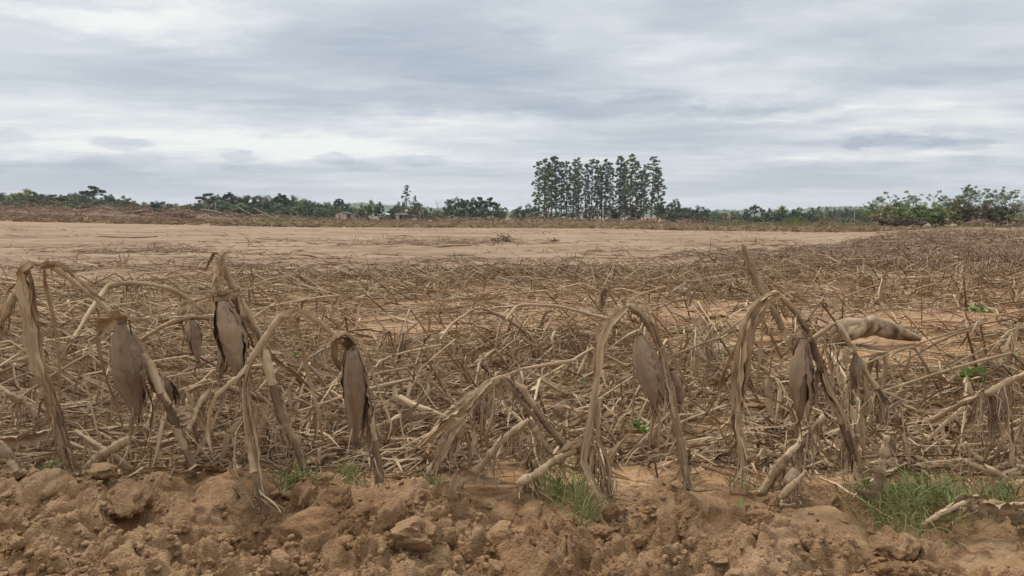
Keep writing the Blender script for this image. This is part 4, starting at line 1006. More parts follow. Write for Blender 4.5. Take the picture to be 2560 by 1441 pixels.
plant('dark brown stalk butt slanting down under the thick crossed one', (320, 1172), 2.5,
      stems=[([(330, 1176), (270, 1130), (225, 1100, .1), (190, 1078, .2)], 9, (.3, .4), 30)], sheaths=1)
plant('thick stump of a stalk leaning in from the left edge of the bank', (52, 1185), 2.28,
      stems=[([(56, 1192), (30, 1150), (-5, 1112), (-40, 1080)], 15, (.3, .4), 30)], sheaths=1, drapes=[([(50, 1175, -.03), (80, 1190, -.03)], 18, 2)])
plant('short broken stalk with a frayed end leaning right near the left edge', (122, 1075), 2.6,
      stems=[([(126, 1080), (96, 1042), (60, 1004)], 13, (.3, .4), 30), ([(60, 1004), (20, 985), (-20, 950, .1)], 10, (.25, .3), 24)], shreds=[([(60, 1004), (30, 1010)], 7, 16, .14)], sheaths=1)
plant('low fold of cane between the left arch and the peaked plant', (520, 950), 2.7,
      stems=[([(430, 992, .05), (475, 970), (522, 950)], 8.5, (.6, .6), 24), ([(522, 952), (600, 978), (660, 1000, .1), (712, 1045, .2)], 8, (.35, .3), 30), ([(470, 1075, -.1), (498, 1010, -.05), (525, 975)], 9, (.65, .7), 24)], shreds=[([(450, 980), (640, 990)], 5, 20, .12)], sheaths=1)
plant('leaning bundle of torn sheath folded over itself behind the middle of the bank', (1080, 1195), 2.34,
      stems=[([(1165, 1058), (1120, 1105), (1072, 1188, -.03)], 15, (.5, .4), 30), ([(1160, 1056), (1175, 1120), (1172, 1200)], 6, (.5, .5), 24)], drapes=[([(1165, 1052, -.02), (1125, 1085, -.03), (1080, 1180, -.04)], 46, 3, dict(tone=(.4, .65), amp=.008)), ([(1150, 1052), (1180, 1065), (1178, 1150)], 24, 2)], shreds=[([(1165, 1055), (1110, 1110)], 9, 26, .16)], mark='the folded sheath bundle')
plant('bare jointed cane kinked into a shallow peak in front of the centre fold', (1185, 1190), 2.42,
      stems=[([(1176, 1198), (1230, 1130), (1275, 1085), (1322, 1050)], 12, (.5, .55, .6), 30), ([(1322, 1050), (1345, 1085), (1378, 1132)], 9.5, (.3, .35), 24)], shreds=[([(1240, 1120), (1320, 1052)], 7, 22, .15)], sheaths=2, mark='the bare jointed cane')
plant('thick muddy stalk lying over the bank crest right of the centre', (1300, 1205), 2.33,
      stems=[([(1292, 1212), (1340, 1185), (1395, 1145), (1440, 1125)], 12, (.5, .55), 30)], drapes=[([(1395, 1145), (1440, 1118), (1475, 1125), (1480, 1180)], 34, 3, dict(tone=(.5, .7)))], shreds=[([(1440, 1125), (1480, 1150)], 9, 20, .15)])
plant('short upright splintered stub with a torn cap, above the grass on the right', (2188, 1240), 2.28,
      stems=[([(2186, 1250), (2200, 1190), (2208, 1140), (2218, 1092)], 12.5, (.55, .65), 30)], drapes=[([(2212, 1088), (2235, 1094), (2240, 1125)], 16, 2), ([(2190, 1240, -.02), (2160, 1230, -.03), (2140, 1222, -.03)], 24, 1)], sheaths=2, mark='the upright splintered stub')
plant('pale forked cane lying beyond the grass near the right edge', (2535, 1205), 2.5,
      stems=[([(2545, 1210), (2480, 1180), (2415, 1155)], 10, (.65, .7), 30), ([(2452, 1150), (2432, 1135), (2412, 1108)], 7.5, (.65, .7), 20)], drapes=[([(2415, 1155), (2385, 1175), (2372, 1205)], 9, 1)], sheaths=1)
plant('pale stalk lying on the grass at the lower right, thin end down', (2300, 1312), 2.12,
      stems=[([(2296, 1318), (2350, 1285), (2400, 1262), (2445, 1238)], 8, (.6, .65), 30)], drapes=[([(2410, 1258), (2440, 1238), (2452, 1250)], 20, 2)], sheaths=2)
plant('broad crumpled leaf and pale cane lying on the bank at the right edge', (2520, 1275), 2.15,
      stems=[([(2480, 1265), (2530, 1262), (2600, 1255)], 7, (.7, .75), 24)], drapes=[([(2410, 1290, -.02), (2460, 1265, -.03), (2530, 1268, -.03), (2600, 1262)], 50, 2, dict(tone=(.4, .55), amp=.01)), ([(2530, 1305), (2600, 1290)], 34, 1)], sheaths=0, cat='corn leaf', name='crumpled_corn_leaf')
plant('tattered bundle hanging from a slanting stalk at the right edge', (2560, 1100), 2.45,
      stems=[([(2330, 1050, .2), (2400, 1010, .1), (2470, 985), (2515, 955), (2570, 930)], 9, (.5, .6), 40)], drapes=[([(2510, 955), (2518, 1030), (2530, 1110)], 24, 3), ([(2490, 970), (2480, 1040), (2470, 1110)], 14, 3)], ears=[((2500, 965), (2490, 1060), 42, 0, .4)], shreds=[([(2440, 995), (2540, 945)], 8, 60, .3)], mark='the tattered right-edge bundle')
plant('jointed stalk leaning to the right, in front of the right-hand arch', (1890, 1240), 2.36,
      stems=[([(1905, 1232), (1950, 1160), (2000, 1110), (2060, 1040, .05)], 12, (.5, .55), 40)], drapes=[([(1960, 1150), (1930, 1200), (1895, 1240)], 26, 3), ([(2000, 1100), (2010, 1160), (2005, 1200)], 8, 2)], ears=[((1985, 1170), (1965, 1235), 44, -.04, .55)], shreds=[([(1920, 1200), (2050, 1050)], 9, 60, .2)], mark='the slanting jointed stalk')
plant('short pale butt of stalk lying slanted just behind the bank on the right', (1955, 1238), 2.24,
      stems=[([(1950, 1244), (1985, 1210), (2015, 1180)], 9.5, (.6, .6), 24)], sheaths=1)
plant('slanting stalk with dense hanging shreds, left of the pale sweeping leaf', (1300, 1010), 2.9,
      stems=[([(1060, 1110), (1110, 1040, .1), (1180, 985, .2), (1300, 925, .35), (1440, 900, .45)], 8, (.5, .6), 40)], shreds=[([(1080, 1080), (1300, 930)], 7, 60, .22)], ears=[((1205, 985), (1190, 1045), 30, .2, .45)])
plant('long slanting stalk on the left of centre, its leaves combed downhill', (900, 1100), 2.8,
      stems=[([(790, 1112), (880, 1095), (960, 1060, .1), (1000, 1040, .2)], 9, (.55, .6), 30)], shreds=[([(800, 1110), (990, 1045)], 7, 40, .2)])
plant('curved cane rising from the mat to a peak beside the centre holes', (1210, 800), 4.4,
      stems=[([(1100, 850, -.4), (1130, 810, -.2), (1182, 775), (1210, 772), (1270, 800, .1), (1320, 835, .2)], 4.5, (.6, .4, .3), 40)], shreds=[([(1182, 775), (1270, 800)], 4, 14, .12)], sheaths=0)

rel_labels([(o, px, py, s, min(range(len(MARKS)), key=lambda i: (MARKS[i][1] - px) ** 2 + (1.6 * (MARKS[i][2] - 60 - py)) ** 2)) for o, px, py, s, _ in NEAR],
           MARKS, 'fallen corn stalks in the near tangle', 'corn stalk',
           lambda o, px, py, s: ('humped ' if s[0] > .22 else ('low-lying ' if s[0] < .09 else 'bent ')) + ('stout ' if s[1] > .0095 else '') + 'dry stalk')

plant('mud-caked leaf draped over the broken soil ledge at the middle of the bank', (1128, 1262), 2.2,
      drapes=[([(1128, 1268, -.02), (1127, 1225, -.02), (1136, 1190, -.01), (1165, 1180), (1215, 1194), (1300, 1210, .02)], 26, 2, dict(fold=-.5, tone=(.5, .65), tw=.15)), ([(1150, 1185, -.02), (1190, 1190, -.02), (1250, 1204)], 40, 1, dict(fold=-.6, tone=(.5, .6), tw=.1))], sheaths=0, cat='corn leaf', name='draped_corn_leaf')
for px, py, a, L, w, lab in ((213, 1262, 1.0, 56, 9, 'pale strip of husk standing slanted in the soil at the left'), (345, 1240, 2.2, 30, 12, 'small white curl of husk on the bank above the large rounded clod'), (250, 1290, .5, 24, 6, 'short white sliver of husk left of the large rounded clod'),
                          (372, 1212, -1.1, 34, 7, 'narrow tan husk strip leaning on the bank at the left'), (770, 1240, -.8, 60, 6, 'thin bent tan strip left of the pale hump of soil'), (600, 1240, 2.0, 40, 6, 'thin dark twig in the smooth ledge'),
                          (2300, 1345, .4, 60, 5, 'long thin tan strip lying on the smooth lower right soil'), (1380, 1300, 1.2, 44, 3, 'fine dark rootlet standing out of the smooth slope'), (1560, 1390, .3, 46, 5, 'tan splinter lying near the bottom edge right of the centre'), (930, 1330, 2.6, 40, 5, 'tan splinter lying on the crumbly middle of the bank')):
    Y = 2.18 - (py - 1220) * .0021; p = at(px, py, Y); z = float(surf(p[0:1], p[1:2])[0]); rm = L / FPX * Y
    C = resample(np.array([[0, 0, -.004], [math.cos(a) * rm * .5, -.01, abs(math.sin(a)) * rm * .45 + .006], [math.cos(a) * rm, -.012, abs(math.sin(a)) * rm * .8 + .004]]), 9)
    b = Buf(); ribbons(b, C[None], taper(9, [w / 2 / FPX * Y]), .85 if 'dark' not in lab else .05, (.05, 1, .3), hr.uniform(-.5, .5), .5, 5, .2)
    tag(put('husk_scrap', b.mesh('husk_scrap', M_STRAW), loc=(p[0], Y, z)), lab, 'husk scrap', 'scraps of husk on the bank')

# ------------------------------------------------------------------ log, pale clump, fallen branches
def tube_obj(name, pts, Y, rpx, mat, label=None, cat=None, K=10, rough=.08, n=30, tone=.5, parent=None, org=None, group=None):
    C = path3(pts, Y, n); rp = np.interp(np.linspace(0, 1, n), np.linspace(0, 1, len(rpx)), rpx) / FPX * Y
    b = Buf(); tubes(b, C[None], rp[None], tone, K, rough); o_ = C[0] if org is None else np.asarray(org)
    o = put(name, b.mesh(name, mat, o_), parent, None if parent is not None else tuple(o_))
    return tag(o, label, cat, group)

M_LOG = straw_mat('driftwood', (0.09, 0.06, 0.036), (0.24, 0.165, 0.10), (0.42, 0.31, 0.20), (0.31, 0.21, 0.125), 0.6)
def build_log():
    Y = 5.3; org = at(2190, 850, Y); root = empty('driftwood_log', org)
    n = 44
    for k, (pts, rp) in enumerate([([(2078, 846), (2110, 820, -.02), (2150, 812, -.04), (2200, 820, -.03), (2245, 832), (2298, 846)], [6, 22, 25, 17, 22, 17, 16, 8]),
                                   ([(2082, 852, -.05), (2110, 838, -.1), (2150, 828, -.12), (2178, 812, -.1), (2210, 812, -.06)], [6, 17, 19, 22, 6])]):
        C = path3(pts, Y, n); C[1:-1] = (C[:-2] + C[1:-1] * 2 + C[2:]) / 4; r0 = np.interp(np.linspace(0, 1, n), np.linspace(0, 1, len(rp)), rp) / FPX * Y; r0 = np.convolve(np.pad(r0, 3, 'edge'), np.ones(7) / 7, 'valid')
        K = 26; T, Sd, Nr = frames(C[None], np.array([0.21, -0.97, 0.1])); ph = np.arange(K) / K * 2 * np.pi; t = np.linspace(0, 1, n)
        tw = ph[None] + t[:, None] * (5 if k == 0 else -4)
        rr = r0[:, None] * (1 + .13 * np.cos(tw * 2) + .10 * np.cos(tw * 3 + 1) + .10 * fbm(np.cos(ph)[None] * 2.5 + t[:, None] * 4, np.sin(ph)[None] * 1.5 + t[:, None] * 2, 71 + k, 3))
        V = C[:, None] + (Sd[0][:, None] * np.cos(ph)[None, :, None] + Nr[0][:, None] * np.sin(ph)[None, :, None]) * rr[..., None]
        b = Buf(); Q = np.stack([np.broadcast_to(t[:, None] * .4, (n, K)), np.broadcast_to(tw * .02, (n, K)), np.zeros((n, K))], -1); b.add(V, grid_faces(n, K, 0, 1, True), np.clip(.55 + 1.1 * fbm(np.broadcast_to(tw * 1.2, (n, K)), np.broadcast_to(t[:, None] * 10, (n, K)), 77, 4), 0, 1), Q)
        put('trunk' if k == 0 else 'limb', b.mesh('trunk', M_LOG, org), root)
    tag(root, 'thick twisted pale log lying on the mud behind the right-hand arch', 'log'); 
    tube_obj('fallen_branch', [(2110, 870), (2180, 876, .1), (2250, 882, .1), (2340, 868, .3)], 5.0, [4, 6, 5, 3], M_LOG, 'thinner branch lying in front of the thick twisted log', 'branch', tone=.45)
build_log()
def slab():
    b = Buf(); Y = 4.9; c = at(1788, 862, Y); V3, F3 = ico(4); P = clod_shape(V3, 655, .25) * np.array([.15, .09, .045])
    g = float(ground_h(c[0:1], c[1:2])[0]); c[2] = g + .045
    root = put('pale_root_clump', mesh_from('pale_root_clump', P, F3, M_PALE, np.full(len(P), .5), P), loc=tuple(c))
    n = 150; a = hr.uniform(0, 6.28, n); P0 = np.stack([np.cos(a) * .14 * hr.uniform(.4, 1, n), -.06 - .03 * hr.random(n), hr.uniform(-.01, .04, n)], -1)
    C = np.stack([P0 + np.array([0, -.035, -.03]) * t + hr.normal(0, .012, (n, 3)) * (t > 0) for t in (0, .5, 1.1, 1.6)], 1)
    ribbons(b, C, taper(4, np.full(n, .0018)), .9, (0, 1, 0), 0., .2, 2)
    tag(put('rootlets', b.mesh('rootlets', M_STRAW), root), kind='stuff')
    tag(root, 'pale sandy clump fringed with bleached rootlets, left of the right-hand arch', 'root clump')
M_PALE = flat_mat('pale_sand_clump', (0.50, 0.38, 0.26), .2, 20)
slab()
tube_obj('fallen_branch', [(200, 598), (255, 592), (320, 594), (395, 592)], 30, [1.2, 2.2, 1.8, 1.0], M_BRUSH, 'long dark branch lying on the open sand at the left', 'branch', 6, tone=.1)
tube_obj('fallen_branch', [(925, 626), (985, 621), (1060, 620), (1120, 614), (1180, 612)], 20.5, [1.2, 1.8, 2.6, 3.2, 2.2], M_BRUSH, 'long bare pole lying on the sand before the middle brush row', 'branch', 6, tone=.55)
for i, (p, Y, lab) in enumerate([([(502, 523), (545, 530), (590, 545), (612, 552)], 150, 'pale uprooted trunk sloping down over the left debris bank'), ([(590, 513), (612, 528), (640, 540)], 190, 'thin bleached pole leaning over the debris before the left wood'),
                                 ([(722, 522), (755, 540), (785, 558)], 140, 'long dark pole leaning out of the debris near the green patch'), ([(635, 520), (665, 535), (700, 548)], 180, 'bare leaning pole at the foot of the left wood'),
                                 ([(240, 519), (262, 518), (290, 526)], 150, 'bowed dead branch on top of the far-left brush'), ([(1380, 566), (1410, 560), (1432, 557)], 120, 'pale branch lying before the eucalyptus grove')]):
    tube_obj('leaning_pole', p, Y, [1.3, 1.1, .8], M_PALEBARK if i != 2 else M_BARK, lab, 'fallen trunk', 6)

# ------------------------------------------------------------------ green growth
M_GRASS = leaf_mat('grass_blade', (0.10, 0.11, 0.04), (0.34, 0.35, 0.13))
M_WEED = leaf_mat('weed_leaf', (0.12, 0.19, 0.045), (0.32, 0.43, 0.13))
def grass(px, py, w, h, n, bl, label, Yoff=0.0):
    pts = []
    while len(pts) < n:
        a, c = hr.normal(0, .45, 2); qx, qy = px + a * w, py + c * h
        d = direction(qx, qy)
        if d[2] > -0.05: continue
        k = 0.93 / -d[2]; x, y = d[0] * k, d[1] * k; pts.append((x, y))
    P = np.array(pts); z = surf(P[:, 0], P[:, 1])
    P0 = np.stack([P[:, 0], P[:, 1], z - .003], -1); D = hr.normal(0, .38, (n, 3)) + np.array([0, 0, 1.0]); D = norm(D); S = 6
    L = bl * hr.uniform(.3, 1.25, n) * (.55 + .6 * vnoise(P[:, 0] * 9, P[:, 1] * 9, 5)); C = np.zeros((n, S, 3)); C[:, 0] = P0
    for i in range(1, S):
        D = norm(D + np.array([0, 0, -.10 * i]) * hr.uniform(.4, 1.6, (n, 1)) + hr.normal(0, .05, (n, 3))); C[:, i] = C[:, i - 1] + D * (L / (S - 1))[:, None]
    b = Buf(); ribbons(b, C, taper(S, hr.uniform(.0008, .0020, n)), hr.uniform(0, 1, n), (.1, 1, 0), hr.uniform(-1.2, 1.2, (n, 1)) + np.zeros((1, S)), .4, 2)
    tag(put('grass', b.mesh('grass', M_GRASS)), label, kind='stuff')
for g in [(2350, 1215, 200, 74, 560, .12, 'green grass growing among the canes at the lower right'), (2250, 1262, 90, 60, 210, .13, 'green grass at the lower right'), (2290, 1185, 120, 30, 500, .07, 'green grass'), (2520, 1190, 60, 30, 160, .07, 'green grass'),
          (1400, 1185, 80, 50, 200, .13, 'green grass tuft right of the centre'), (1462, 1225, 36, 50, 150, .14, 'green grass behind the bank crest'), (745, 1190, 60, 30, 230, .10, 'green grass tuft behind the bank'), (110, 1176, 100, 18, 420, .075, 'green grass at the left'),
          (325, 1146, 40, 30, 130, .09, 'green grass'), (875, 1160, 40, 36, 130, .11, 'green grass'), (1220, 990, 16, 22, 40, .1, 'green grass'), (590, 1085, 70, 34, 150, .07, 'green grass'), (2170, 1190, 30, 40, 110, .11, 'green grass'),
          (1365, 960, 60, 20, 120, .08, 'dry green grass'), (2240, 925, 60, 16, 110, .07, 'green grass'), (1080, 1195, 30, 30, 60, .08, 'green grass'), (1860, 1165, 60, 20, 50, .06, 'green grass')]: grass(*g)
def weed(px, py, Y, spx, n, label, pair=False):
    org = at(px, py, Y); g = float(surf(org[0:1], org[1:2])[0]); org[2] = max(g, org[2]) ; root = empty('green_seedling', (org[0], org[1], org[2]))
    rm = spx / FPX * Y
    if pair:
        b = Buf(); C = resample(np.array([[0, 0, -.01], [0, 0, rm * .4]]), 5); tubes(b, C[None], np.full((1, 5), rm * .05), .4, 6); put('stem', b.mesh('stem', M_WEED), root)
        for v in (np.array([[0, 0, rm * .3], [rm * .02, -.0, rm * .9], [rm * .12, 0, rm * 1.7]]), np.array([[0, 0, rm * .3], [rm * .35, -.01, rm * .45], [rm * .8, -.015, rm * .2]])):
            b = Buf(); C = resample(v, 10); w = np.sin(np.linspace(.12, 3.05, 10)) * rm * .32; ribbons(b, C[None], w[None], .9, (0, 1, .2), .2, .25, 5); put('leaf', b.mesh('leaf', M_WEED), root)
        return tag(root, label, 'seedling')
    for i in range(n):
        a = hr.uniform(0, 6.28); e = hr.uniform(.2, 1.1); L = rm * hr.uniform(.5, 1.1)
        d = np.array([math.cos(a) * math.cos(e), math.sin(a) * math.cos(e) * .6, math.sin(e)]); v = np.array([[0, 0, -.01], d * L * .55, d * L + np.array([0, 0, -.12 * L])])
        b = Buf(); C = resample(v, 9); w = (np.array([.05, .05, .08, .45, .95, 1.1, .95, .6, .08]) * L * .30)
        ribbons(b, C[None], w[None], hr.uniform(.2, 1), (hr.normal(0, .5), hr.normal(0, .5), 1), hr.uniform(-.5, .5), hr.uniform(-.2, .5), 5, .1); put('leaf', b.mesh('leaf', M_WEED), root)
    tag(root, label, 'seedling')
weed(1850, 1284, 2.06, 26, 2, 'bright two-leaved seedling standing alone on the bare soil bank', True)
for w in [(1600, 1075, 2.9, 30, 14, 'bright green leafy weed beside the stalk with the sweeping pale leaf'), (2430, 958, 3.75, 52, 40, 'largest broad-leaved weed, in the tangle at the right'), (500, 918, 4.3, 34, 22, 'low green weed under the level cane with the small husk'),
          (2445, 780, 6.6, 26, 16, 'green weed in the far tangle beyond the log'), (2222, 742, 8.2, 13, 8, 'small green weed in the upper right tangle'), (1455, 955, 3.9, 15, 6, 'little green weed right of the slanting shredded stalk'), (820, 905, 4.4, 30, 12, 'green weed behind the big ear of the low arch'),
          (740, 895, 4.5, 22, 10, 'faint green weed right of the peaked plant'), (1940, 785, 6.6, 16, 8, 'small green weed below the splintered cane'), (2105, 800, 6.2, 12, 6, 'tiny green weed at the left end of the log'), (2530, 900, 4.5, 26, 10, 'green weed near the right edge above the big weed'), (1700, 800, 6.2, 10, 6, 'tiny weed beyond the sweeping-leaf stalk'),
          (2140, 1010, 3.3, 18, 8, 'green weed beneath the thin right-hand stalk'), (2350, 770, 6.8, 14, 6, 'small weed left of the far green weed'), (1835, 1012, 3.4, 12, 5, 'tiny weed at the foot of the right-hand arch')]: weed(*w)

# ------------------------------------------------------------------ trees
tr = np.random.default_rng(4242)
def leaf_cloud(b, cen, rad, n, size, r, flat=1.0, tone=(.1, .9)):
    """leaf-sized faces scattered through clumps cen (K,3) of radius rad (K,)"""
    K = len(cen); ct = r.uniform(*tone, K)
    k = r.integers(0, K, n * K); d = norm(r.normal(size=(n * K, 3))) * (r.random((n * K, 1)) ** .45); d[:, 2] *= flat
    P = cen[k] + d * rad[k][:, None]
    u = norm(r.normal(size=P.shape)); v = norm(np.cross(u, r.normal(size=P.shape))); s = size * r.uniform(.5, 1.3, (len(P), 1))
    V = np.stack([P - u * s - v * s * .5, P + u * s * .3 - v * s * .6, P + u * s + v * s * .5, P - u * s * .4 + v * s * .6], 1)
    tt = np.repeat(np.clip(ct[k] + r.normal(0, .18, len(k)), 0, 1), 4)
    b.add(V, np.arange(len(P) * 4).reshape(-1, 4), tt, np.zeros((len(P) * 4, 3)))

def limb(b, p0, p1, r0, r1, r, sag=.1, S=7, K=5):
    L = np.linalg.norm(np.array(p1) - p0); mid = (np.array(p0) + p1) / 2 + r.normal(0, sag * L * .5, 3)
    C = resample(np.array([p0, mid, p1]), S); tubes(b, C[None], np.linspace(r0, r1, S)[None], .5, K, .04); return C

def tree_template(kind, seed):
    """unit height trees -> (trunk mesh, crown mesh or None)"""
    r = np.random.default_rng(seed); bt = Buf(); bc = Buf(); A = np.array
    if kind == 'euc':
        top = A([r.normal(0, .02), r.normal(0, .02), .97]); tk = limb(bt, A([0, 0, -.02]), top, .015, .004, r, .02, 14, 6)
        cen, rad = [], []; n = 92
        for i in range(n):
            z = .97 - .76 * (i / n) ** .95; w = .13 * (1 - ((z - .52) / .60) ** 2) ** .5 * r.uniform(.35, 1.15) * (.62 if z > .9 else 1); a = r.uniform(0, 6.28)
            c0 = tk[min(13, int(max(0, z - .05) * 13.5))]; p = A([c0[0] + math.cos(a) * w, c0[1] + math.sin(a) * w, z + r.normal(0, .01)])
            limb(bt, c0, p, .003, .001, r, .15, 4, 3); cen.append(p); rad.append(r.uniform(.018, .046) * (1 if z > .35 else .8))
        leaf_cloud(bc, A(cen), A(rad), 74, .0082, r, .42)
    elif kind == 'openeuc':
        top = A([0, 0, .97]); tk = limb(bt, A([0, 0, -.02]), top, .012, .003, r, .03, 14, 6); cen, rad = [], []
        for i in range(50):
            z = .97 - .72 * (i / 50); w = (.05 + .17 * (i / 50) ** .7) * r.uniform(.2, 1.1); a = r.uniform(0, 6.28); c0 = tk[min(13, int(max(0, z - .06) * 13.5))]
            p = A([c0[0] + math.cos(a) * w, c0[1] + math.sin(a) * w, z]); limb(bt, c0, p, .004, .001, r, .15, 4, 3); cen.append(p); rad.append(r.uniform(.02, .045))
        leaf_cloud(bc, A(cen), A(rad), 60, .011, r, .55)
    elif kind in ('round', 'scrub'):
        n = 40 if kind == 'round' else 52; cen, rad = [], []; base = .30 if kind == 'round' else .02
        fork = A([r.normal(0, .03), 0, base + .02]); limb(bt, A([0, 0, -.03]), fork, .03, .022, r, .04)
        for i in range(n):
            d = norm(r.normal(size=3)); q = r.random() ** .4; p = A([d[0] * .46 * q, d[1] * .42 * q, .58 + d[2] * (.40 if kind == 'round' else .42) * q])
            if kind == 'scrub': p[2] = max(.10, p[2] - .10); p[0] *= 1.15
            p[2] += .10 * math.sin(p[0] * 9 + seed) + r.normal(0, .03); cen.append(p); rad.append(r.uniform(.07, .15) if kind == 'round' else r.uniform(.05, .13))
            if i % 3 == 0: limb(bt, fork, p, .011, .003, r, .12, 6, 4)
        cen, rad = A(cen), A(rad); m = cen[:, 2].max() + .08; cen = cen / m; rad = rad / m
        leaf_cloud(bc, cen, rad, 110, .021, r, .85)
    elif kind == 'umbrella':
        fork = A([r.normal(0, .02), 0, .62]); limb(bt, A([0, 0, -.02]), fork, .026, .018, r, .03, 9); cen, rad = [], []
        for i in range(30):
            a = r.uniform(0, 6.28); q = r.random() ** .5; p = A([math.cos(a) * .40 * q, math.sin(a) * .38 * q, .93 - .20 * q * q + r.normal(0, .035) - (r.random() < .2) * .14])
            limb(bt, fork, p, .009, .003, r, .12, 6, 4); cen.append(p); rad.append(r.uniform(.055, .10))
        leaf_cloud(bc, A(cen), A(rad), 100, .020, r, .6)
    elif kind in ('bare', 'feather'):
        def grow(p, d, L, rr, dep):
            q = p + d * L; limb(bt, p, q, rr, rr * .6, r, .12, 5, 4 if dep else 6)
            if dep >= (4 if kind == 'bare' else 4):
                tips.append(q); return
            for _ in range(3 if dep < 3 else 2 + (kind == 'feather')):
                nd = norm(d + r.normal(0, .55 if kind == 'bare' else .62, 3) + A([0, 0, .10 if kind == 'bare' else -.03])); grow(q, nd, L * r.uniform(.62, .85), rr * .58, dep + 1)
        tips = []
        if kind == 'bare': grow(A([0, 0, -.02]), norm(A([r.normal(0, .06), 0, 1])), .30, .014, 0)
        else:
            for _ in range(3): grow(A([0, 0, -.02]), norm(A([r.normal(0, .45), r.normal(0, .4), 1])), .27, .014, 1)
        T = A(tips); m = T[:, 2].max(); 
        for bb in (bt,): bb.V = [v / m for v in bb.V]
        T = T / m
        if kind == 'feather': leaf_cloud(bc, T, r.uniform(.04, .09, len(T)), 64, .0115, r, .5)
        else: leaf_cloud(bc, T[::3], r.uniform(.01, .03, len(T[::3])), 3, .008, r)
    elif kind == 'cone':
        limb(bt, A([0, 0, -.02]), A([0, 0, .9]), .02, .004, r, .01); cen = []; rad = []
        for i in range(50):
            t = r.random(); a = r.uniform(0, 6.28); w = .30 * math.sin(min(1, (1 - t) * 1.5 + .05) * 1.57) * r.uniform(.3, 1); cen.append([math.cos(a) * w, math.sin(a) * w, .14 + .82 * t]); rad.append(r.uniform(.04, .085) * (1.1 - .6 * t))
        leaf_cloud(bc, A(cen), A(rad), 60, .016, r)
    elif kind == 'palm':
        for j in range(4):
            tp = A([r.normal(0, .12), r.normal(0, .1), r.uniform(.55, .78)]); limb(bt, A([r.normal(0, .05), 0, -.02]), tp, .018, .012, r, .05, 8)
            n = 26; a = r.uniform(0, 6.28, n); e = r.uniform(-.3, 1.35, n); D = np.stack([np.cos(a) * np.cos(e), np.sin(a) * np.cos(e), np.sin(e)], -1); C = np.zeros((n, 8, 3)); C[:, 0] = tp
            for i in range(1, 8): D = norm(D + A([0, 0, -.13])); C[:, i] = C[:, i - 1] + D * .036
            ribbons(bc, C, taper(8, np.full(n, .016)), r.uniform(.1, 1, n), (0, 0, 1), 0., -.6, 3, .35)
    trunk = bt.mesh('trunk', M_BARK); crown = bc.mesh('crown', None, smooth=False) if bc.n else None
    return trunk, crown

TPL = {}
def templates(kind, k):
    for i in range(k): TPL.setdefault(kind, []).append(tree_template(kind, 900 + 31 * i + len(kind) * 7))
for kk, nn_ in (('euc', 6), ('openeuc', 2), ('round', 5), ('scrub', 5), ('umbrella', 3), ('bare', 3), ('feather', 4), ('cone', 1), ('palm', 2)): templates(kk, nn_)
def tree(kind, px, base, top, wpx, Y, hue, label, group, bark=None):
    i = int(tr.integers(0, len(TPL[kind]))); tm, cm = TPL[kind][i]
    if kind == 'scrub' and Y > 200 and not 830 < px < 1110: top -= 5; wpx *= 1.35
    if kind in ('round', 'umbrella') and Y > 200: wpx *= 1.22; top -= 2
    g = at(px, base, Y); h = (base - top) / FPX * Y; nat = {'euc': .27, 'openeuc': .42, 'round': 1.05, 'scrub': 1.15, 'umbrella': .9, 'bare': .9, 'feather': 1.3, 'cone': .62, 'palm': .8}[kind]
    w = wpx / FPX * Y / nat
    root = empty({'euc': 'eucalyptus_tree', 'openeuc': 'eucalyptus_tree', 'palm': 'palm_clump', 'scrub': 'bush', 'bare': 'bare_tree', 'cone': 'conical_tree', 'feather': 'feathery_tree', 'umbrella': 'umbrella_tree', 'round': 'broadleaf_tree'}[kind], g)
    rz = float(tr.uniform(0, 6.28)) if abs(w / h - 1) < .35 or kind in ('euc', 'openeuc') else float(tr.choice([0, 3.14159]) + tr.uniform(-.2, .2))
    for nm, me, mt in (('trunk', tm, bark), ('crown', cm, hue)):
        if me is None: continue
        if not len(me.materials): me.materials.append(M_BARK)
        o = put(nm, me, root)
        if mt is not None:
            o.material_slots[0].link = 'OBJECT'; o.material_slots[0].material = mt
    root.scale = (w, w, h); root.rotation_euler = (0, 0, rz)
    tag(root, label, 'bush' if kind == 'scrub' else 'tree', group)
    return root

ORDW = ['first', 'second', 'third', 'fourth', 'fifth', 'sixth', 'seventh', 'eighth', 'ninth', 'tenth', 'eleventh', 'twelfth', 'thirteenth', 'fourteenth', 'fifteenth', 'sixteenth', 'seventeenth', 'eighteenth', 'nineteenth', 'twentieth', 'twenty-first', 'twenty-second', 'twenty-third', 'twenty-fourth', 'twenty-fifth', 'twenty-sixth']
def wood(rows, group, place):
    """rows: (kind, px, base, top, w, Y, hue, look)"""
    rows = sorted(rows, key=lambda t: t[1]); cnt = {}; tot = {}
    for t in rows: tot[t[7]] = tot.get(t[7], 0) + 1
    for t in rows:
        c = cnt.get(t[7], 0); cnt[t[7]] = c + 1
        lab = '%s %s' % (t[7], place) if tot[t[7]] == 1 else '%s, %s from the left, %s' % (t[7], ORDW[min(c, 25)], place)
        tree(*t[:6], LM[t[6]], lab, group, M_PALEBARK if t[0] in ('bare',) or (t[0] == 'euc' and tr.random() < .6) else None)

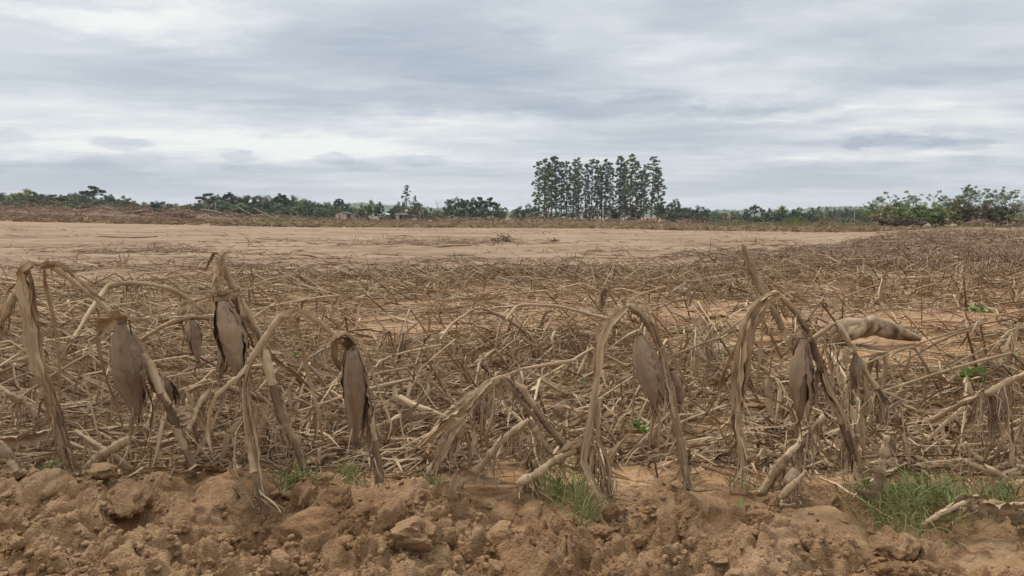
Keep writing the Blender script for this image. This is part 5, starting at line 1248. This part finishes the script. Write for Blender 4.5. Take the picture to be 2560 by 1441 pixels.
D = 'dark round leafy tree'; O = 'olive-green leafy tree'; G = 'grey-green leafy tree'; U = 'dark umbrella-shaped tree'; BA = 'bare twiggy tree'; S_ = 'low dark bush'; SG = 'low grey-green bush'
left = [('round', 12, 528, 484, 55, 245, 'grey', G), ('round', 62, 528, 476, 72, 240, 'olive', O), ('umbrella', 98, 528, 487, 40, 245, 'black', U), ('umbrella', 135, 528, 489, 36, 238, 'black', U), ('umbrella', 163, 529, 492, 36, 245, 'black', U), ('round', 185, 529, 484, 46, 245, 'grey', G),
        ('round', 212, 530, 480, 48, 240, 'grey', G), ('umbrella', 236, 530, 468, 54, 235, 'black', U), ('round', 262, 531, 490, 46, 240, 'dark', D), ('round', 285, 532, 488, 46, 238, 'grey', G), ('round', 318, 533, 497, 42, 240, 'olive', O), ('round', 345, 534, 504, 34, 240, 'grey', G),
        ('round', 385, 535, 504, 34, 235, 'black', D), ('round', 415, 537, 506, 44, 235, 'dark', D), ('scrub', 455, 540, 514, 50, 240, 'green', SG), ('round', 490, 541, 512, 34, 240, 'dark', D),
        ('scrub', 40, 528, 505, 60, 228, 'grey', SG), ('scrub', 110, 529, 508, 60, 228, 'dark', S_), ('scrub', 180, 530, 508, 70, 228, 'green', SG), ('scrub', 240, 531, 506, 66, 228, 'dark', S_), ('scrub', 300, 533, 508, 66, 228, 'dark', S_), ('scrub', 350, 536, 514, 50, 228, 'grey', SG), ('bare', 120, 529, 488, 30, 230, 'grey', BA), ('bare', 206, 530, 502, 22, 227, 'grey', BA),
        ('scrub', -60, 528, 492, 90, 245, 'dark', S_), ('round', -40, 528, 480, 70, 245, 'grey', G)]
wood(left, 'trees along the left skyline', 'in the far-left wood')
mid = [('umbrella', 522, 541, 486, 54, 235, 'black', U), ('round', 548, 542, 489, 48, 240, 'dark', D), ('umbrella', 575, 543, 485, 42, 240, 'black', U), ('round', 560, 544, 500, 54, 228, 'grey', G), ('round', 592, 544, 492, 46, 240, 'brown', 'brownish leafy tree'), ('round', 610, 545, 491, 44, 238, 'dark', D), ('round', 634, 545, 490, 40, 240, 'dark', D),
       ('bare', 655, 546, 478, 40, 232, 'grey', BA), ('round', 658, 546, 490, 44, 240, 'grey', G), ('round', 685, 547, 492, 44, 240, 'dark', D), ('umbrella', 706, 547, 488, 38, 236, 'black', U), ('round', 725, 548, 490, 40, 240, 'dark', D), ('bare', 745, 549, 486, 26, 236, 'grey', BA), ('round', 752, 548, 498, 38, 240, 'green', 'fresh green leafy tree'),
       ('round', 778, 549, 503, 44, 240, 'grey', G), ('round', 805, 549, 507, 42, 240, 'olive', O), ('round', 832, 549, 507, 36, 240, 'green', 'fresh green leafy tree'), ('umbrella', 848, 549, 499, 26, 238, 'black', U), ('round', 865, 549, 510, 34, 245, 'dark', D), ('palm', 884, 549, 510, 34, 232, 'green', 'small palm'),
       ('scrub', 530, 543, 517, 70, 225, 'dark', S_), ('scrub', 590, 546, 512, 70, 225, 'grey', SG), ('scrub', 650, 548, 512, 76, 225, 'dark', S_), ('scrub', 712, 549, 514, 76, 225, 'grey', SG), ('scrub', 770, 550, 518, 66, 225, 'dark', S_), ('scrub', 805, 550, 526, 40, 232, 'grey', SG), ('bare', 690, 548, 500, 30, 222, 'grey', BA), ('bare', 727, 549, 505, 30, 222, 'grey', BA)]
wood(mid, 'trees of the long wood left of the houses', 'in the wood left of the houses')
vil = [('round', 920, 552, 502, 38, 250, 'green', 'tall leafy tree'), ('round', 948, 552, 507, 36, 246, 'dark', D), ('round', 905, 553, 520, 30, 245, 'grey', G), ('openeuc', 1018, 552, 463, 36, 262, 'euc', 'tallest open-crowned eucalyptus'), ('openeuc', 1038, 552, 488, 24, 258, 'euc', 'smaller open-crowned eucalyptus'), ('round', 1000, 552, 506, 34, 262, 'grey', G), ('round', 1045, 553, 508, 40, 262, 'grey', G), ('round', 1025, 553, 518, 40, 258, 'olive', O), ('bare', 1060, 554, 512, 36, 255, 'grey', BA),
       ('cone', 1078, 560, 517, 22, 215, 'bright', 'bright green conical tree'), ('bare', 1100, 555, 496, 30, 250, 'grey', BA), ('scrub', 975, 553, 530, 22, 262, 'dark', S_), ('scrub', 897, 553, 530, 22, 250, 'dark', S_), ('scrub', 1105, 556, 525, 44, 250, 'grey', SG), ('scrub', 920, 553, 540, 30, 240, 'brown', 'low brown bush')]
wood(vil, 'trees among the houses', 'among the houses')
clump = [('round', 1127, 557, 499, 36, 235, 'dark', D), ('round', 1150, 557, 494, 30, 238, 'dark', D), ('umbrella', 1160, 557, 500, 34, 230, 'dark', U), ('round', 1178, 557, 497, 32, 236, 'dark', D), ('umbrella', 1200, 557, 495, 32, 234, 'dark', U), ('round', 1205, 557, 500, 36, 238, 'dark', D), ('umbrella', 1226, 557, 496, 34, 233, 'dark', U), ('round', 1243, 557, 510, 34, 236, 'green', 'fresh green leafy tree'), ('round', 1258, 557, 519, 22, 234, 'olive', O),
         ('scrub', 1135, 558, 528, 50, 226, 'dark', S_), ('scrub', 1180, 558, 526, 60, 226, 'dark', S_), ('scrub', 1228, 558, 528, 54, 226, 'dark', S_)]
wood(clump, 'trees of the dark clump right of the houses', 'in the dark clump right of the houses')
eu = [(1348, 403, 34), (1360, 396, 34), (1378, 392, 36), (1391, 389, 36), (1403, 404, 30), (1416, 401, 30), (1432, 403, 34), (1447, 395, 32), (1462, 410, 28), (1478, 398, 32), (1494, 400, 28), (1511, 396, 32), (1524, 404, 28), (1546, 390, 34), (1562, 405, 28), (1574, 383, 36), (1590, 400, 36), (1608, 412, 30), (1628, 390, 40), (1642, 420, 34), (1370, 410, 28), (1440, 420, 30), (1504, 418, 30), (1556, 420, 30), (1600, 425, 32)]
wood([('euc', x, 558, t, w * 1.0, 242 + 14 * tr.random(), 'euc' if i % 5 else 'green', 'tall slender eucalyptus') for i, (x, t, w) in enumerate(eu)], 'eucalyptus trees of the tall grove', 'in the tall grove')
und = [('round', 1308, 558, 517, 34, 240, 'dark', D), ('round', 1330, 558, 511, 34, 236, 'dark', D), ('scrub', 1290, 558, 526, 34, 240, 'grey', SG), ('scrub', 1370, 560, 530, 50, 262, 'dark', S_), ('scrub', 1480, 560, 520, 36, 262, 'dark', S_), ('scrub', 1430, 560, 532, 60, 265, 'dark', S_), ('scrub', 1540, 560, 520, 60, 262, 'dark', S_), ('scrub', 1590, 560, 516, 60, 262, 'dark', S_),
       ('round', 1655, 560, 505, 44, 236, 'dark', D), ('round', 1682, 561, 500, 34, 238, 'grey', G), ('round', 1700, 562, 512, 36, 234, 'dark', D), ('round', 1718, 563, 520, 34, 238, 'grey', G), ('round', 1748, 564, 515, 44, 232, 'dark', D), ('scrub', 1670, 562, 530, 60, 228, 'dark', S_), ('scrub', 1722, 564, 536, 54, 226, 'dark', S_)]
wood(und, 'lower trees around the eucalyptus grove', 'beside the tall grove')
rt = [('round', 1790, 565, 534, 36, 300, 'grey', G), ('round', 1815, 565, 533, 36, 300, 'grey', G), ('round', 1845, 565, 530, 36, 290, 'grey', G), ('umbrella', 1886, 566, 516, 40, 240, 'grey', 'open tree with white forked trunk'), ('round', 1866, 566, 530, 30, 245, 'dark', D), ('round', 1915, 566, 522, 28, 240, 'dark', D), ('palm', 1950, 567, 508, 52, 235, 'green', 'large bushy palm'), ('round', 1952, 567, 526, 46, 242, 'dark', D),
      ('round', 1988, 567, 519, 30, 240, 'dark', D), ('round', 2022, 567, 521, 32, 236, 'dark', D), ('openeuc', 2045, 567, 515, 26, 300, 'euc', 'distant pale eucalyptus'), ('openeuc', 2065, 567, 518, 26, 300, 'euc', 'distant pale eucalyptus'), ('openeuc', 2085, 567, 520, 26, 300, 'euc', 'distant pale eucalyptus'), ('round', 2108, 567, 521, 36, 260, 'dark', D), ('round', 2135, 567, 524, 40, 300, 'grey', G), ('round', 2080, 567, 536, 40, 250, 'brown', 'brownish leafy tree'),
      ('scrub', 1835, 566, 545, 60, 235, 'dark', S_), ('scrub', 1900, 567, 545, 60, 232, 'dark', S_), ('scrub', 1970, 568, 545, 70, 230, 'dark', S_), ('scrub', 2030, 568, 545, 60, 230, 'dark', S_), ('scrub', 2100, 568, 546, 70, 232, 'grey', SG), ('scrub', 1785, 565, 545, 50, 240, 'grey', SG)]
wood(rt, 'trees along the right skyline', 'between the grove and the right thicket')
F_ = 'open feathery tree'
th = [('feather', 2168, 565, 511, 52, 118, 'green', 'small feathery tree'), ('feather', 2225, 564, 482, 90, 112, 'green', F_), ('feather', 2262, 563, 480, 90, 110, 'green', F_), ('feather', 2330, 562, 479, 80, 110, 'green', F_), ('scrub', 2240, 566, 512, 110, 106, 'olive', 'dense olive bush'), ('scrub', 2300, 567, 512, 130, 102, 'green', 'dense green bush'), ('scrub', 2350, 566, 520, 90, 103, 'olive', 'dense olive bush'), ('scrub', 2205, 566, 535, 60, 108, 'brown', 'brown leafy bush'),
      ('feather', 2405, 562, 465, 84, 106, 'green', F_), ('feather', 2425, 562, 484, 84, 104, 'olive', 'olive feathery tree'), ('scrub', 2410, 563, 508, 80, 104, 'brown', 'brown leafy bush'), ('feather', 2480, 562, 470, 90, 104, 'green', F_), ('feather', 2525, 562, 478, 90, 102, 'green', F_), ('scrub', 2460, 563, 512, 90, 102, 'brown', 'brown leafy bush'), ('scrub', 2510, 563, 518, 90, 101, 'dark', S_), ('bare', 2548, 566, 500, 50, 92, 'grey', BA), ('scrub', 2545, 564, 536, 60, 95, 'olive', 'dense olive bush'),
      ('scrub', 2400, 563, 498, 70, 110, 'green', 'tall green bush behind the feathery trees'), ('scrub', 2490, 563, 500, 110, 109, 'olive', 'tall olive bush behind the feathery trees'), ('scrub', 2255, 565, 500, 90, 116, 'green', 'rounded green bush behind the feathery trees'), ('scrub', 2330, 565, 506, 80, 114, 'green', 'smaller green bush behind the feathery trees'), ('feather', 2600, 562, 476, 90, 104, 'green', F_), ('scrub', 2620, 564, 510, 120, 104, 'green', 'dense green bush'), ('feather', 2350, 562, 500, 60, 106, 'grey', 'grey feathery tree'), ('scrub', 2270, 567, 540, 90, 98, 'brown', 'brown leafy bush')]
wood(th, 'trees and bushes of the right thicket', 'in the right thicket')

br = np.random.default_rng(31)
for x0, x1, prof, grp, plc in ((-30, 480, [(-30, 492), (60, 490), (220, 488), (300, 498), (400, 514), (480, 520)], 'back row of the far-left wood', 'at the back of the far-left wood'), (500, 900, [(500, 500), (560, 495), (740, 497), (800, 508), (900, 518)], 'back row of the wood left of the houses', 'behind the wood left of the houses'),
                               (985, 1110, [(985, 520), (1110, 524)], 'back row behind the houses', 'behind the houses'), (1690, 2190, [(1690, 524), (1760, 526), (1850, 538), (2000, 530), (2190, 526)], 'back row right of the grove', 'behind the right skyline trees')):
    rows_ = []
    x = x0
    while x < x1:
        b_ = float(interp(np.array([x]), FAR)[0]); rows_.append(('round', x, b_ + 6, float(np.interp(x, *zip(*prof))) + br.uniform(-4, 6), br.uniform(34, 48), br.uniform(262, 285), str(br.choice(['grey', 'dark', 'green', 'grey', 'olive'])), 'dim rounded tree')); x += br.uniform(17, 25)
    wood(rows_, grp, plc)

# ------------------------------------------------------------------ hills
def ridge(name, prof, Y0, label, hue, seed):
    px = np.linspace(-700, 3300, 1100); top = interp(px, prof) - 3.0 * fbm(px * .012, px * 0 + seed, seed, 3) - 2.6 * vnoise(px * .13, px * 0, seed + 5) - 1.6 * vnoise(px * .4, px * 0, seed + 7)
    rows = []; 
    for t, k in ((0, 0.), (.3, .55), (.6, .86), (1.0, 1.0), (1.6, .7), (2.6, 0.)):
        Y = Y0 * (1 + .15 * t); g = CAMZ - 4; z0 = CAMZ + (540 - top) / FPX * (Y0 * 1.15)
        rows.append(np.stack([(px - 1280) / FPX * Y, np.full_like(px, Y), g + (z0 - g) * k + (vnoise(px * .2, px * 0 + t * 9, seed + 3) - .5) * .012 * Y0 * (0 < k < 1)], -1))
    V = np.stack(rows); tt = .5 + .5 * fbm(V[..., 0] * .02, V[..., 1] * .02, seed + 9, 4)
    me = mesh_from(name, V, grid_faces(*V.shape[:2]), LM[hue], tt, V * 0); tag(put(name, me), label, kind='structure')
ridge('hills', [(-700, 486), (0, 489), (60, 492), (120, 489), (170, 500), (300, 512), (430, 520), (700, 524), (900, 510), (960, 514), (1050, 520), (1100, 522), (1180, 530), (1280, 530), (1750, 530), (1830, 526), (1900, 531), (2050, 520), (2150, 519), (2300, 524), (2600, 526), (3300, 520)], 1500, 'low wooded hills beyond the trees', 'dark', 700)
ridge('far_hills', [(-700, 520), (400, 519), (470, 518), (700, 518), (880, 514), (1000, 518), (1250, 532), (1700, 532), (1850, 530), (2600, 531), (3300, 530)], 4200, 'pale hills on the horizon', 'grey', 720)
# tree crowns breaking the crest of the wooded hills
def hill_trees():
    r = np.random.default_rng(15); n = 900; px = r.uniform(-200, 2700, n)
    top = interp(px, [(-200, 488), (0, 491), (60, 494), (120, 491), (170, 502), (300, 514), (430, 522), (700, 526), (900, 514), (960, 518), (1050, 522), (1180, 532), (1750, 532), (1830, 528), (1900, 533), (2050, 522), (2150, 521), (2300, 526), (2700, 528)])
    Y = 1500 * r.uniform(1.08, 1.2, n); z = CAMZ + (540 - top + 1.5 - 3 * r.random(n)) / FPX * 1500 * 1.15
    b = Buf(); leaf_cloud(b, np.stack([(px - 1280) / FPX * Y, Y, z], -1), r.uniform(2.2, 5.5, n), 12, 1.7, r, 1.0)
    tag(put('hill_forest', b.mesh('hill_forest', LM['dark'], smooth=False)), 'far forest along the crest of the hills', kind='stuff')
hill_trees()

# ------------------------------------------------------------------ debris bank
def debris():
    r = np.random.default_rng(66); b = Buf(); n = 8000
    px = -150 + 2450 * r.random(n) ** 1.25; Y = r.uniform(142, 222, n)
    hump = interp(px, [(-150, 2.2), (0, 1.6), (200, 1.8), (300, 2.8), (360, 2.6), (400, 1.2), (430, 2.6), (520, 2.2), (600, 1.1), (760, 1.0), (830, .7), (900, .6), (1060, .6), (1100, 1.1), (1300, 1.2), (1500, .8), (1600, 1.0), (1760, 1.2), (1800, .8), (1960, .9), (2060, 1.0), (2300, .6)]) * (.5 + vnoise(px * .03, Y * .05, 3))
    x = (px - 1280) / FPX * Y; z = ground_h(x, Y) + hump * r.random(n) ** 1.4
    a = r.uniform(0, 6.28, n); e = r.normal(.1, .35, n); L = r.uniform(1, 4.5, n); D_ = np.stack([np.cos(a) * np.cos(e), np.sin(a) * np.cos(e), np.sin(e)], -1)
    P0 = np.stack([x, Y, z], -1); C = np.stack([P0 + D_ * (L * t)[:, None] + r.normal(0, .18, (n, 3)) - np.array([0, 0, .25]) * (L * t * t)[:, None] for t in (0, .5, 1)], 1)
    C[..., 2] = np.maximum(C[..., 2], ground_h(C[..., 0], C[..., 1]) + .02)
    tubes(b, C, np.linspace(1, .4, 3)[None] * (.03 + .09 * r.random(n) ** 2)[:, None], r.uniform(0, .8, n), 3)
    tag(put('flood_debris', b.mesh('flood_debris', M_BRUSH)), 'long bank of flood-wrecked branches below the treeline', kind='stuff')
    # solid litter heaped under the branches
    px = np.linspace(-300, 2400, 700); V = []
    for t, k in ((146, 0), (158, .55), (178, 1), (205, .9), (228, .2)):
        x = (px - 1280) / FPX * t; h = interp(px, [(-300, 1.0), (0, .7), (200, .7), (330, 1.2), (400, .4), (450, 1.2), (560, .7), (760, .5), (850, .25), (1050, .25), (1120, .6), (1500, .4), (1760, .6), (2060, .6), (2250, .4), (2400, 0)]) * (.5 + 1.0 * vnoise(px * .05, px * 0 + t, 9)) * k
        V.append(np.stack([x, np.full_like(x, t), ground_h(x, np.full_like(x, t)) + h - .06], -1))
    V = np.stack(V); tag(put('flood_litter', mesh_from('flood_litter', V, grid_faces(*V.shape[:2]), M_BRUSH, np.full(V.shape[:2], .08), V * .05)), 'compacted flood litter under the branches', kind='stuff')
debris()
def brush_pile(px, base, top, w, Y, n, label, rad=.012, L=.6, seed=1, lean=None):
    r = np.random.default_rng(seed); g = at(px, base, Y); h = (base - top) / FPX * Y; wm = w / 2 / FPX * Y
    u = norm(r.normal(size=(n, 3))) * (r.random((n, 1)) ** .5); P0 = np.stack([u[:, 0] * wm * .8, u[:, 1] * wm * .6, np.abs(u[:, 2]) * h * .75], -1)
    D_ = norm(r.normal(size=(n, 3)) * np.array([1, 1, .5]) + (np.array(lean) if lean else 0)); Ls = r.uniform(.4, 1.2, n) * L
    C = np.stack([P0 + D_ * (Ls * (t - .5))[:, None] + r.normal(0, .07 * L, (n, 3)) - np.array([0, 0, .5]) * (Ls * (t - .3) ** 2)[:, None] for t in np.linspace(0, 1, 7)], 1); C[..., 2] = np.maximum(C[..., 2], 0.0)
    b = Buf(); tubes(b, C, np.linspace(1, .4, 7)[None] * rad * r.uniform(.4, 1.3, (n, 1)), r.uniform(0, .75, n), 4)
    o = put('brush_pile', b.mesh('brush_pile', M_BRUSH), loc=tuple(g)); tag(o, label, 'brush pile', 'piles of broken branches')
brush_pile(2520, 676, 622, 150, 13.2, 420, 'dense heap of grey arching branches at the right edge of the field', .009, .9, 2, (.8, 0, .25))
brush_pile(1255, 612, 586, 60, 28, 120, 'dark tangled brush heap at the right end of the middle row', .02, .8, 3)
brush_pile(1385, 612, 592, 30, 29, 60, 'small isolated brush heap on the open sand', .02, .5, 4)
brush_pile(340, 542, 512, 80, 160, 200, 'tall splayed pile of pale branches in the far-left debris', .07, 6.5, 5, (.3, 0, .9))
brush_pile(450, 546, 522, 90, 155, 240, 'rounded brown brush pile in the left debris bank', .07, 4, 6)
brush_pile(590, 549, 530, 50, 165, 100, 'ragged brush pile below the left end of the wood', .07, 4, 7)
brush_pile(2058, 573, 540, 40, 130, 150, 'upturned brown root plate standing before the right treeline', .06, 3, 8, (-.5, 0, .8))
brush_pile(1620, 560, 548, 60, 170, 90, 'low brush heap in front of the tall grove', .07, 4, 9)
brush_pile(2440, 566, 548, 110, 88, 160, 'thorny brown brush at the foot of the right thicket', .03, 2.4, 10)
brush_pile(2535, 568, 552, 60, 80, 90, 'grey brush heap under the thicket at the right edge', .03, 2, 11)
def far_grass(px, base, w, Y, h, n, label, hue):
    r = np.random.default_rng(int(px)); x = (px + r.normal(0, w / 2.2, n) - 1280) / FPX * Y; y = Y + r.normal(0, 2.5, n); z = ground_h(x, y) ; a = r.uniform(0, 6.28, n)
    P0 = np.stack([x, y, z], -1); C = np.stack([P0 + np.stack([np.cos(a) * .3 * t, np.sin(a) * .3 * t, h * t * r.uniform(.5, 1.2, n)], -1) for t in (0, .6, 1)], 1)
    b = Buf(); ribbons(b, C, taper(3, np.full(n, .05)), r.uniform(.2, 1, n), (0, 1, 0), 0., .2, 2); tag(put('grass', b.mesh('grass', LM[hue])), label, kind='stuff')
far_grass(720, 560, 70, 110, .55, 1500, 'light green grass patch before the left debris bank', 'bright')
far_grass(2440, 568, 110, 84, .4, 2200, 'bright green grass strip below the right thicket', 'bright')
far_grass(1815, 568, 50, 120, 1.3, 260, 'tall yellow-green weeds before the brick house', 'olive')
far_grass(1950, 572, 90, 120, 1.2, 300, 'tall yellow-green weeds', 'olive'); far_grass(2110, 572, 90, 120, 1.2, 420, 'tall yellow-green weeds', 'olive')
far_grass(1990, 566, 30, 125, 2.2, 60, 'tall yellow-green weeds', 'bright')

# ------------------------------------------------------------------ houses and poles
def boxm(name, x0, x1, y0, y1, z0, z1, mat, parent):
    V = np.array([(x, y, z) for z in (z0, z1) for y in (y0, y1) for x in (x0, x1)], float)
    F = np.array([(0, 2, 3, 1), (4, 5, 7, 6), (0, 1, 5, 4), (2, 6, 7, 3), (1, 3, 7, 5), (0, 4, 6, 2)])
    return put(name, mesh_from(name, V, F, mat, smooth=False), parent)
def prism(name, pts, y0, y1, mat, parent):
    n = len(pts); V = np.array([(x, y0, z) for x, z in pts] + [(x, y1, z) for x, z in pts], float)
    me = bpy.data.meshes.new(name); me.from_pydata(V.tolist(), [], [tuple(range(n))[::-1], tuple(range(n, 2 * n))] + [(i, (i + 1) % n, n + (i + 1) % n, n + i) for i in range(n)]); me.materials.append(mat)
    return put(name, me, parent)
M_CREAM = flat_mat('cream_wall', (0.66, 0.55, 0.42), .12, .6); M_ROOF = flat_mat('dark_roof', (0.12, 0.115, 0.11), .2, .8); M_GREYROOF = flat_mat('grey_sheet_roof', (0.36, 0.355, 0.33), .15, .8)
M_WOOD = flat_mat('weathered_boards', (0.20, 0.15, 0.13), .25, 1.5, stretch=(4, 4, .4)); M_HOLE = flat_mat('dark_opening', (0.03, 0.027, 0.025), .2); M_YEL = flat_mat('yellowed_wall', (0.62, 0.56, 0.40), .12, .6); M_BRICK = flat_mat('red_brick', (0.36, 0.17, 0.12), .2, 1.2); M_WHITE = flat_mat('white_sheet', (0.75, 0.75, 0.74), .08); M_POLE = flat_mat('pole_grey', (0.45, 0.43, 0.40), .2)
def houses():
    Y = 232.0; s = Y / FPX
    g = at(862, 549, Y); h = empty('house', g); tag(h, 'cream gabled house with a dark roof and small door, left of the other houses', 'house')
    prism('wall', [(-23 * s, 0), (3 * s, 0), (3 * s, 14 * s), (-10 * s, 18 * s), (-23 * s, 14 * s)], 0, 9, M_CREAM, h)
    prism('roof', [(-25 * s, 14.2 * s), (-10 * s, 18.6 * s), (6 * s, 13.8 * s), (6 * s, 15 * s), (-10 * s, 20 * s), (-25 * s, 15.4 * s)], -.4, 9.5, M_ROOF, h)
    d = boxm('door', -14 * s, -11 * s, -.06, .1, 3 * s, 12 * s, M_HOLE, h)
    boxm('side_wing', 3 * s + .01, 18 * s, 2.5, 8, 0, 11 * s, M_WOOD, h); boxm('wing_wall', 14 * s, 22 * s, 1.2, 2.4, 0, 12 * s, M_YEL, h)
    prism('wing_roof', [(2.2 * s + .8, 13.6 * s), (22 * s, 11.4 * s), (22 * s, 12.6 * s), (2.2 * s + .8, 15 * s)], 1.9, 8.6, M_ROOF, h)
    g = at(1010, 553, Y); h = empty('house', g); tag(h, 'weathered board house on posts with a grey sheet roof and porch', 'house')
    for i in range(5): boxm('post', (-20 + 6 * i) * s, (-19.2 + 6 * i) * s, 0, .15, 0, 5 * s, M_WOOD, h)
    boxm('wall', -21 * s, 2 * s, 1.0, 6, 4 * s, 16 * s, M_WOOD, h); w = boxm('white_wall', -21.5 * s, -13 * s, .86, .98, 4 * s, 15 * s, M_WHITE, h); boxm('door', -11 * s, -6 * s, .9, 1.1, 4.5 * s, 14 * s, M_HOLE, h)
    boxm('annex', 2 * s + .01, 20 * s, 1.4, 6, 0, 13 * s, M_WOOD, h)
    prism('roof', [(-24 * s, 16 * s), (-18 * s, 20 * s), (3 * s, 19 * s), (4 * s, 15.6 * s)], -1.0, 6.4, M_GREYROOF, h); prism('annex_roof', [(3 * s, 13.2 * s), (4.2 * s, 16.5 * s), (20 * s, 16 * s), (23 * s, 13.2 * s)], .4, 6.2, M_ROOF, h)
    g = at(1035, 556, Y - 4); h = empty('shed', g); tag(h, 'small yellowed shed beside the board house', 'shed')
    prism('wall', [(-6 * s, 0), (4 * s, 0), (4 * s, 10 * s), (-1 * s, 12 * s), (-6 * s, 10 * s)], 0, 2.5, M_YEL, h); prism('roof', [(-7 * s, 10 * s), (-1 * s, 12.2 * s), (6 * s, 9.4 * s), (6 * s, 10.4 * s), (-1 * s, 13.4 * s), (-7 * s, 11 * s)], -.3, 2.8, M_ROOF, h); boxm('door', 4.1 * s, 6.6 * s, .3, 1.6, 0, 8.6 * s, M_WOOD, h)
    g = at(956, 552, Y + 12); h = empty('shed', g); tag(h, 'open shed with white sheet roofs half hidden between the two houses', 'shed')
    prism('roof', [(-10 * s, 15 * s), (6 * s, 20 * s), (14 * s, 17 * s), (14 * s, 16 * s), (6 * s, 19 * s), (-10 * s, 14 * s)], 0, 6, M_WHITE, h); boxm('wall', -5 * s, 10 * s, 1, 5, 0, 14 * s, M_WOOD, h)
    prism('lean_to_roof', [(-12 * s, 9.4 * s), (8 * s, 12 * s), (8 * s, 13 * s), (-12 * s, 10.4 * s)], -1.2, .8, M_WHITE, h)
    Y2 = 238.; g = at(1828, 564, Y2); h = empty('house', g); tag(h, 'red brick house partly behind weeds, right of the tall grove', 'house')
    prism('wall', [(-12 * s, 0), (12 * s, 0), (12 * s, 17 * s), (4 * s, 20 * s), (-12 * s, 18 * s)], 0, 7, M_BRICK, h); prism('roof', [(-14 * s, 18.2 * s), (4 * s, 20.4 * s), (13 * s, 17 * s), (13 * s, 18 * s), (4 * s, 21.6 * s), (-14 * s, 19.2 * s)], -.3, 7.4, M_BRICK, h)
    boxm('window', 5 * s, 8 * s, -.05, .05, 8 * s, 12 * s, M_HOLE, h)
    g = at(1016, 550, Y + 6); h = empty('water_tank', g); tag(h, 'white water tank on a thin stand above the board house', 'water tank')
    boxm('stand', -.4 * s, .4 * s, 0, .12, 0, 22 * s, M_POLE, h); boxm('tank', -3 * s, 3 * s, -.4, .5, 22 * s + .01, 27 * s, M_WHITE, h)
    for px, b_, t_, Y_, lab in ((540, 531, 506, 150, 'thin pale pole in front of the long wood'), (1823, 563, 536, 205, 'utility pole before the brick house'), (2135, 566, 530, 190, 'pale utility pole left of the thicket'), (1049, 551, 529, 215, 'short pole right of the yellowed shed'), (2360, 0, 0, 0, '')):
        if not lab: continue
        g = at(px, b_, Y_); r0 = 1.1 / FPX * Y_; C = np.array([[0, 0, -.5], [0, 0, (b_ - t_) / FPX * Y_]]); b = Buf(); tubes(b, resample(C, 4)[None], np.full((1, 4), r0 * .6), .5, 6)
        tag(put('utility_pole', b.mesh('utility_pole', M_POLE), loc=tuple(g)), lab, 'pole', 'poles on the skyline')
houses()

# ------------------------------------------------------------------ haze
def haze():
    V = np.array([(x, y, z) for z in (-14, 170) for y in (-120, 6600) for x in (-9000, 9000)], float)
    F = np.array([(0, 2, 3, 1), (4, 5, 7, 6), (0, 1, 5, 4), (2, 6, 7, 3), (1, 3, 7, 5), (0, 4, 6, 2)])
    m = bpy.data.materials.new('haze_air'); m.use_nodes = True; nt = m.node_tree; nt.nodes.clear()
    o = nt.nodes.new('ShaderNodeOutputMaterial'); v = nt.nodes.new('ShaderNodeVolumePrincipled'); nt.links.new(v.outputs[0], o.inputs['Volume'])
    v.inputs['Color'].default_value = (.80, .87, .96, 1); v.inputs['Density'].default_value = 0.00013; v.inputs['Anisotropy'].default_value = 0.2
    tag(put('haze', mesh_from('haze', V, F, m, smooth=False)), 'thin haze over the plain', kind='stuff')
haze()
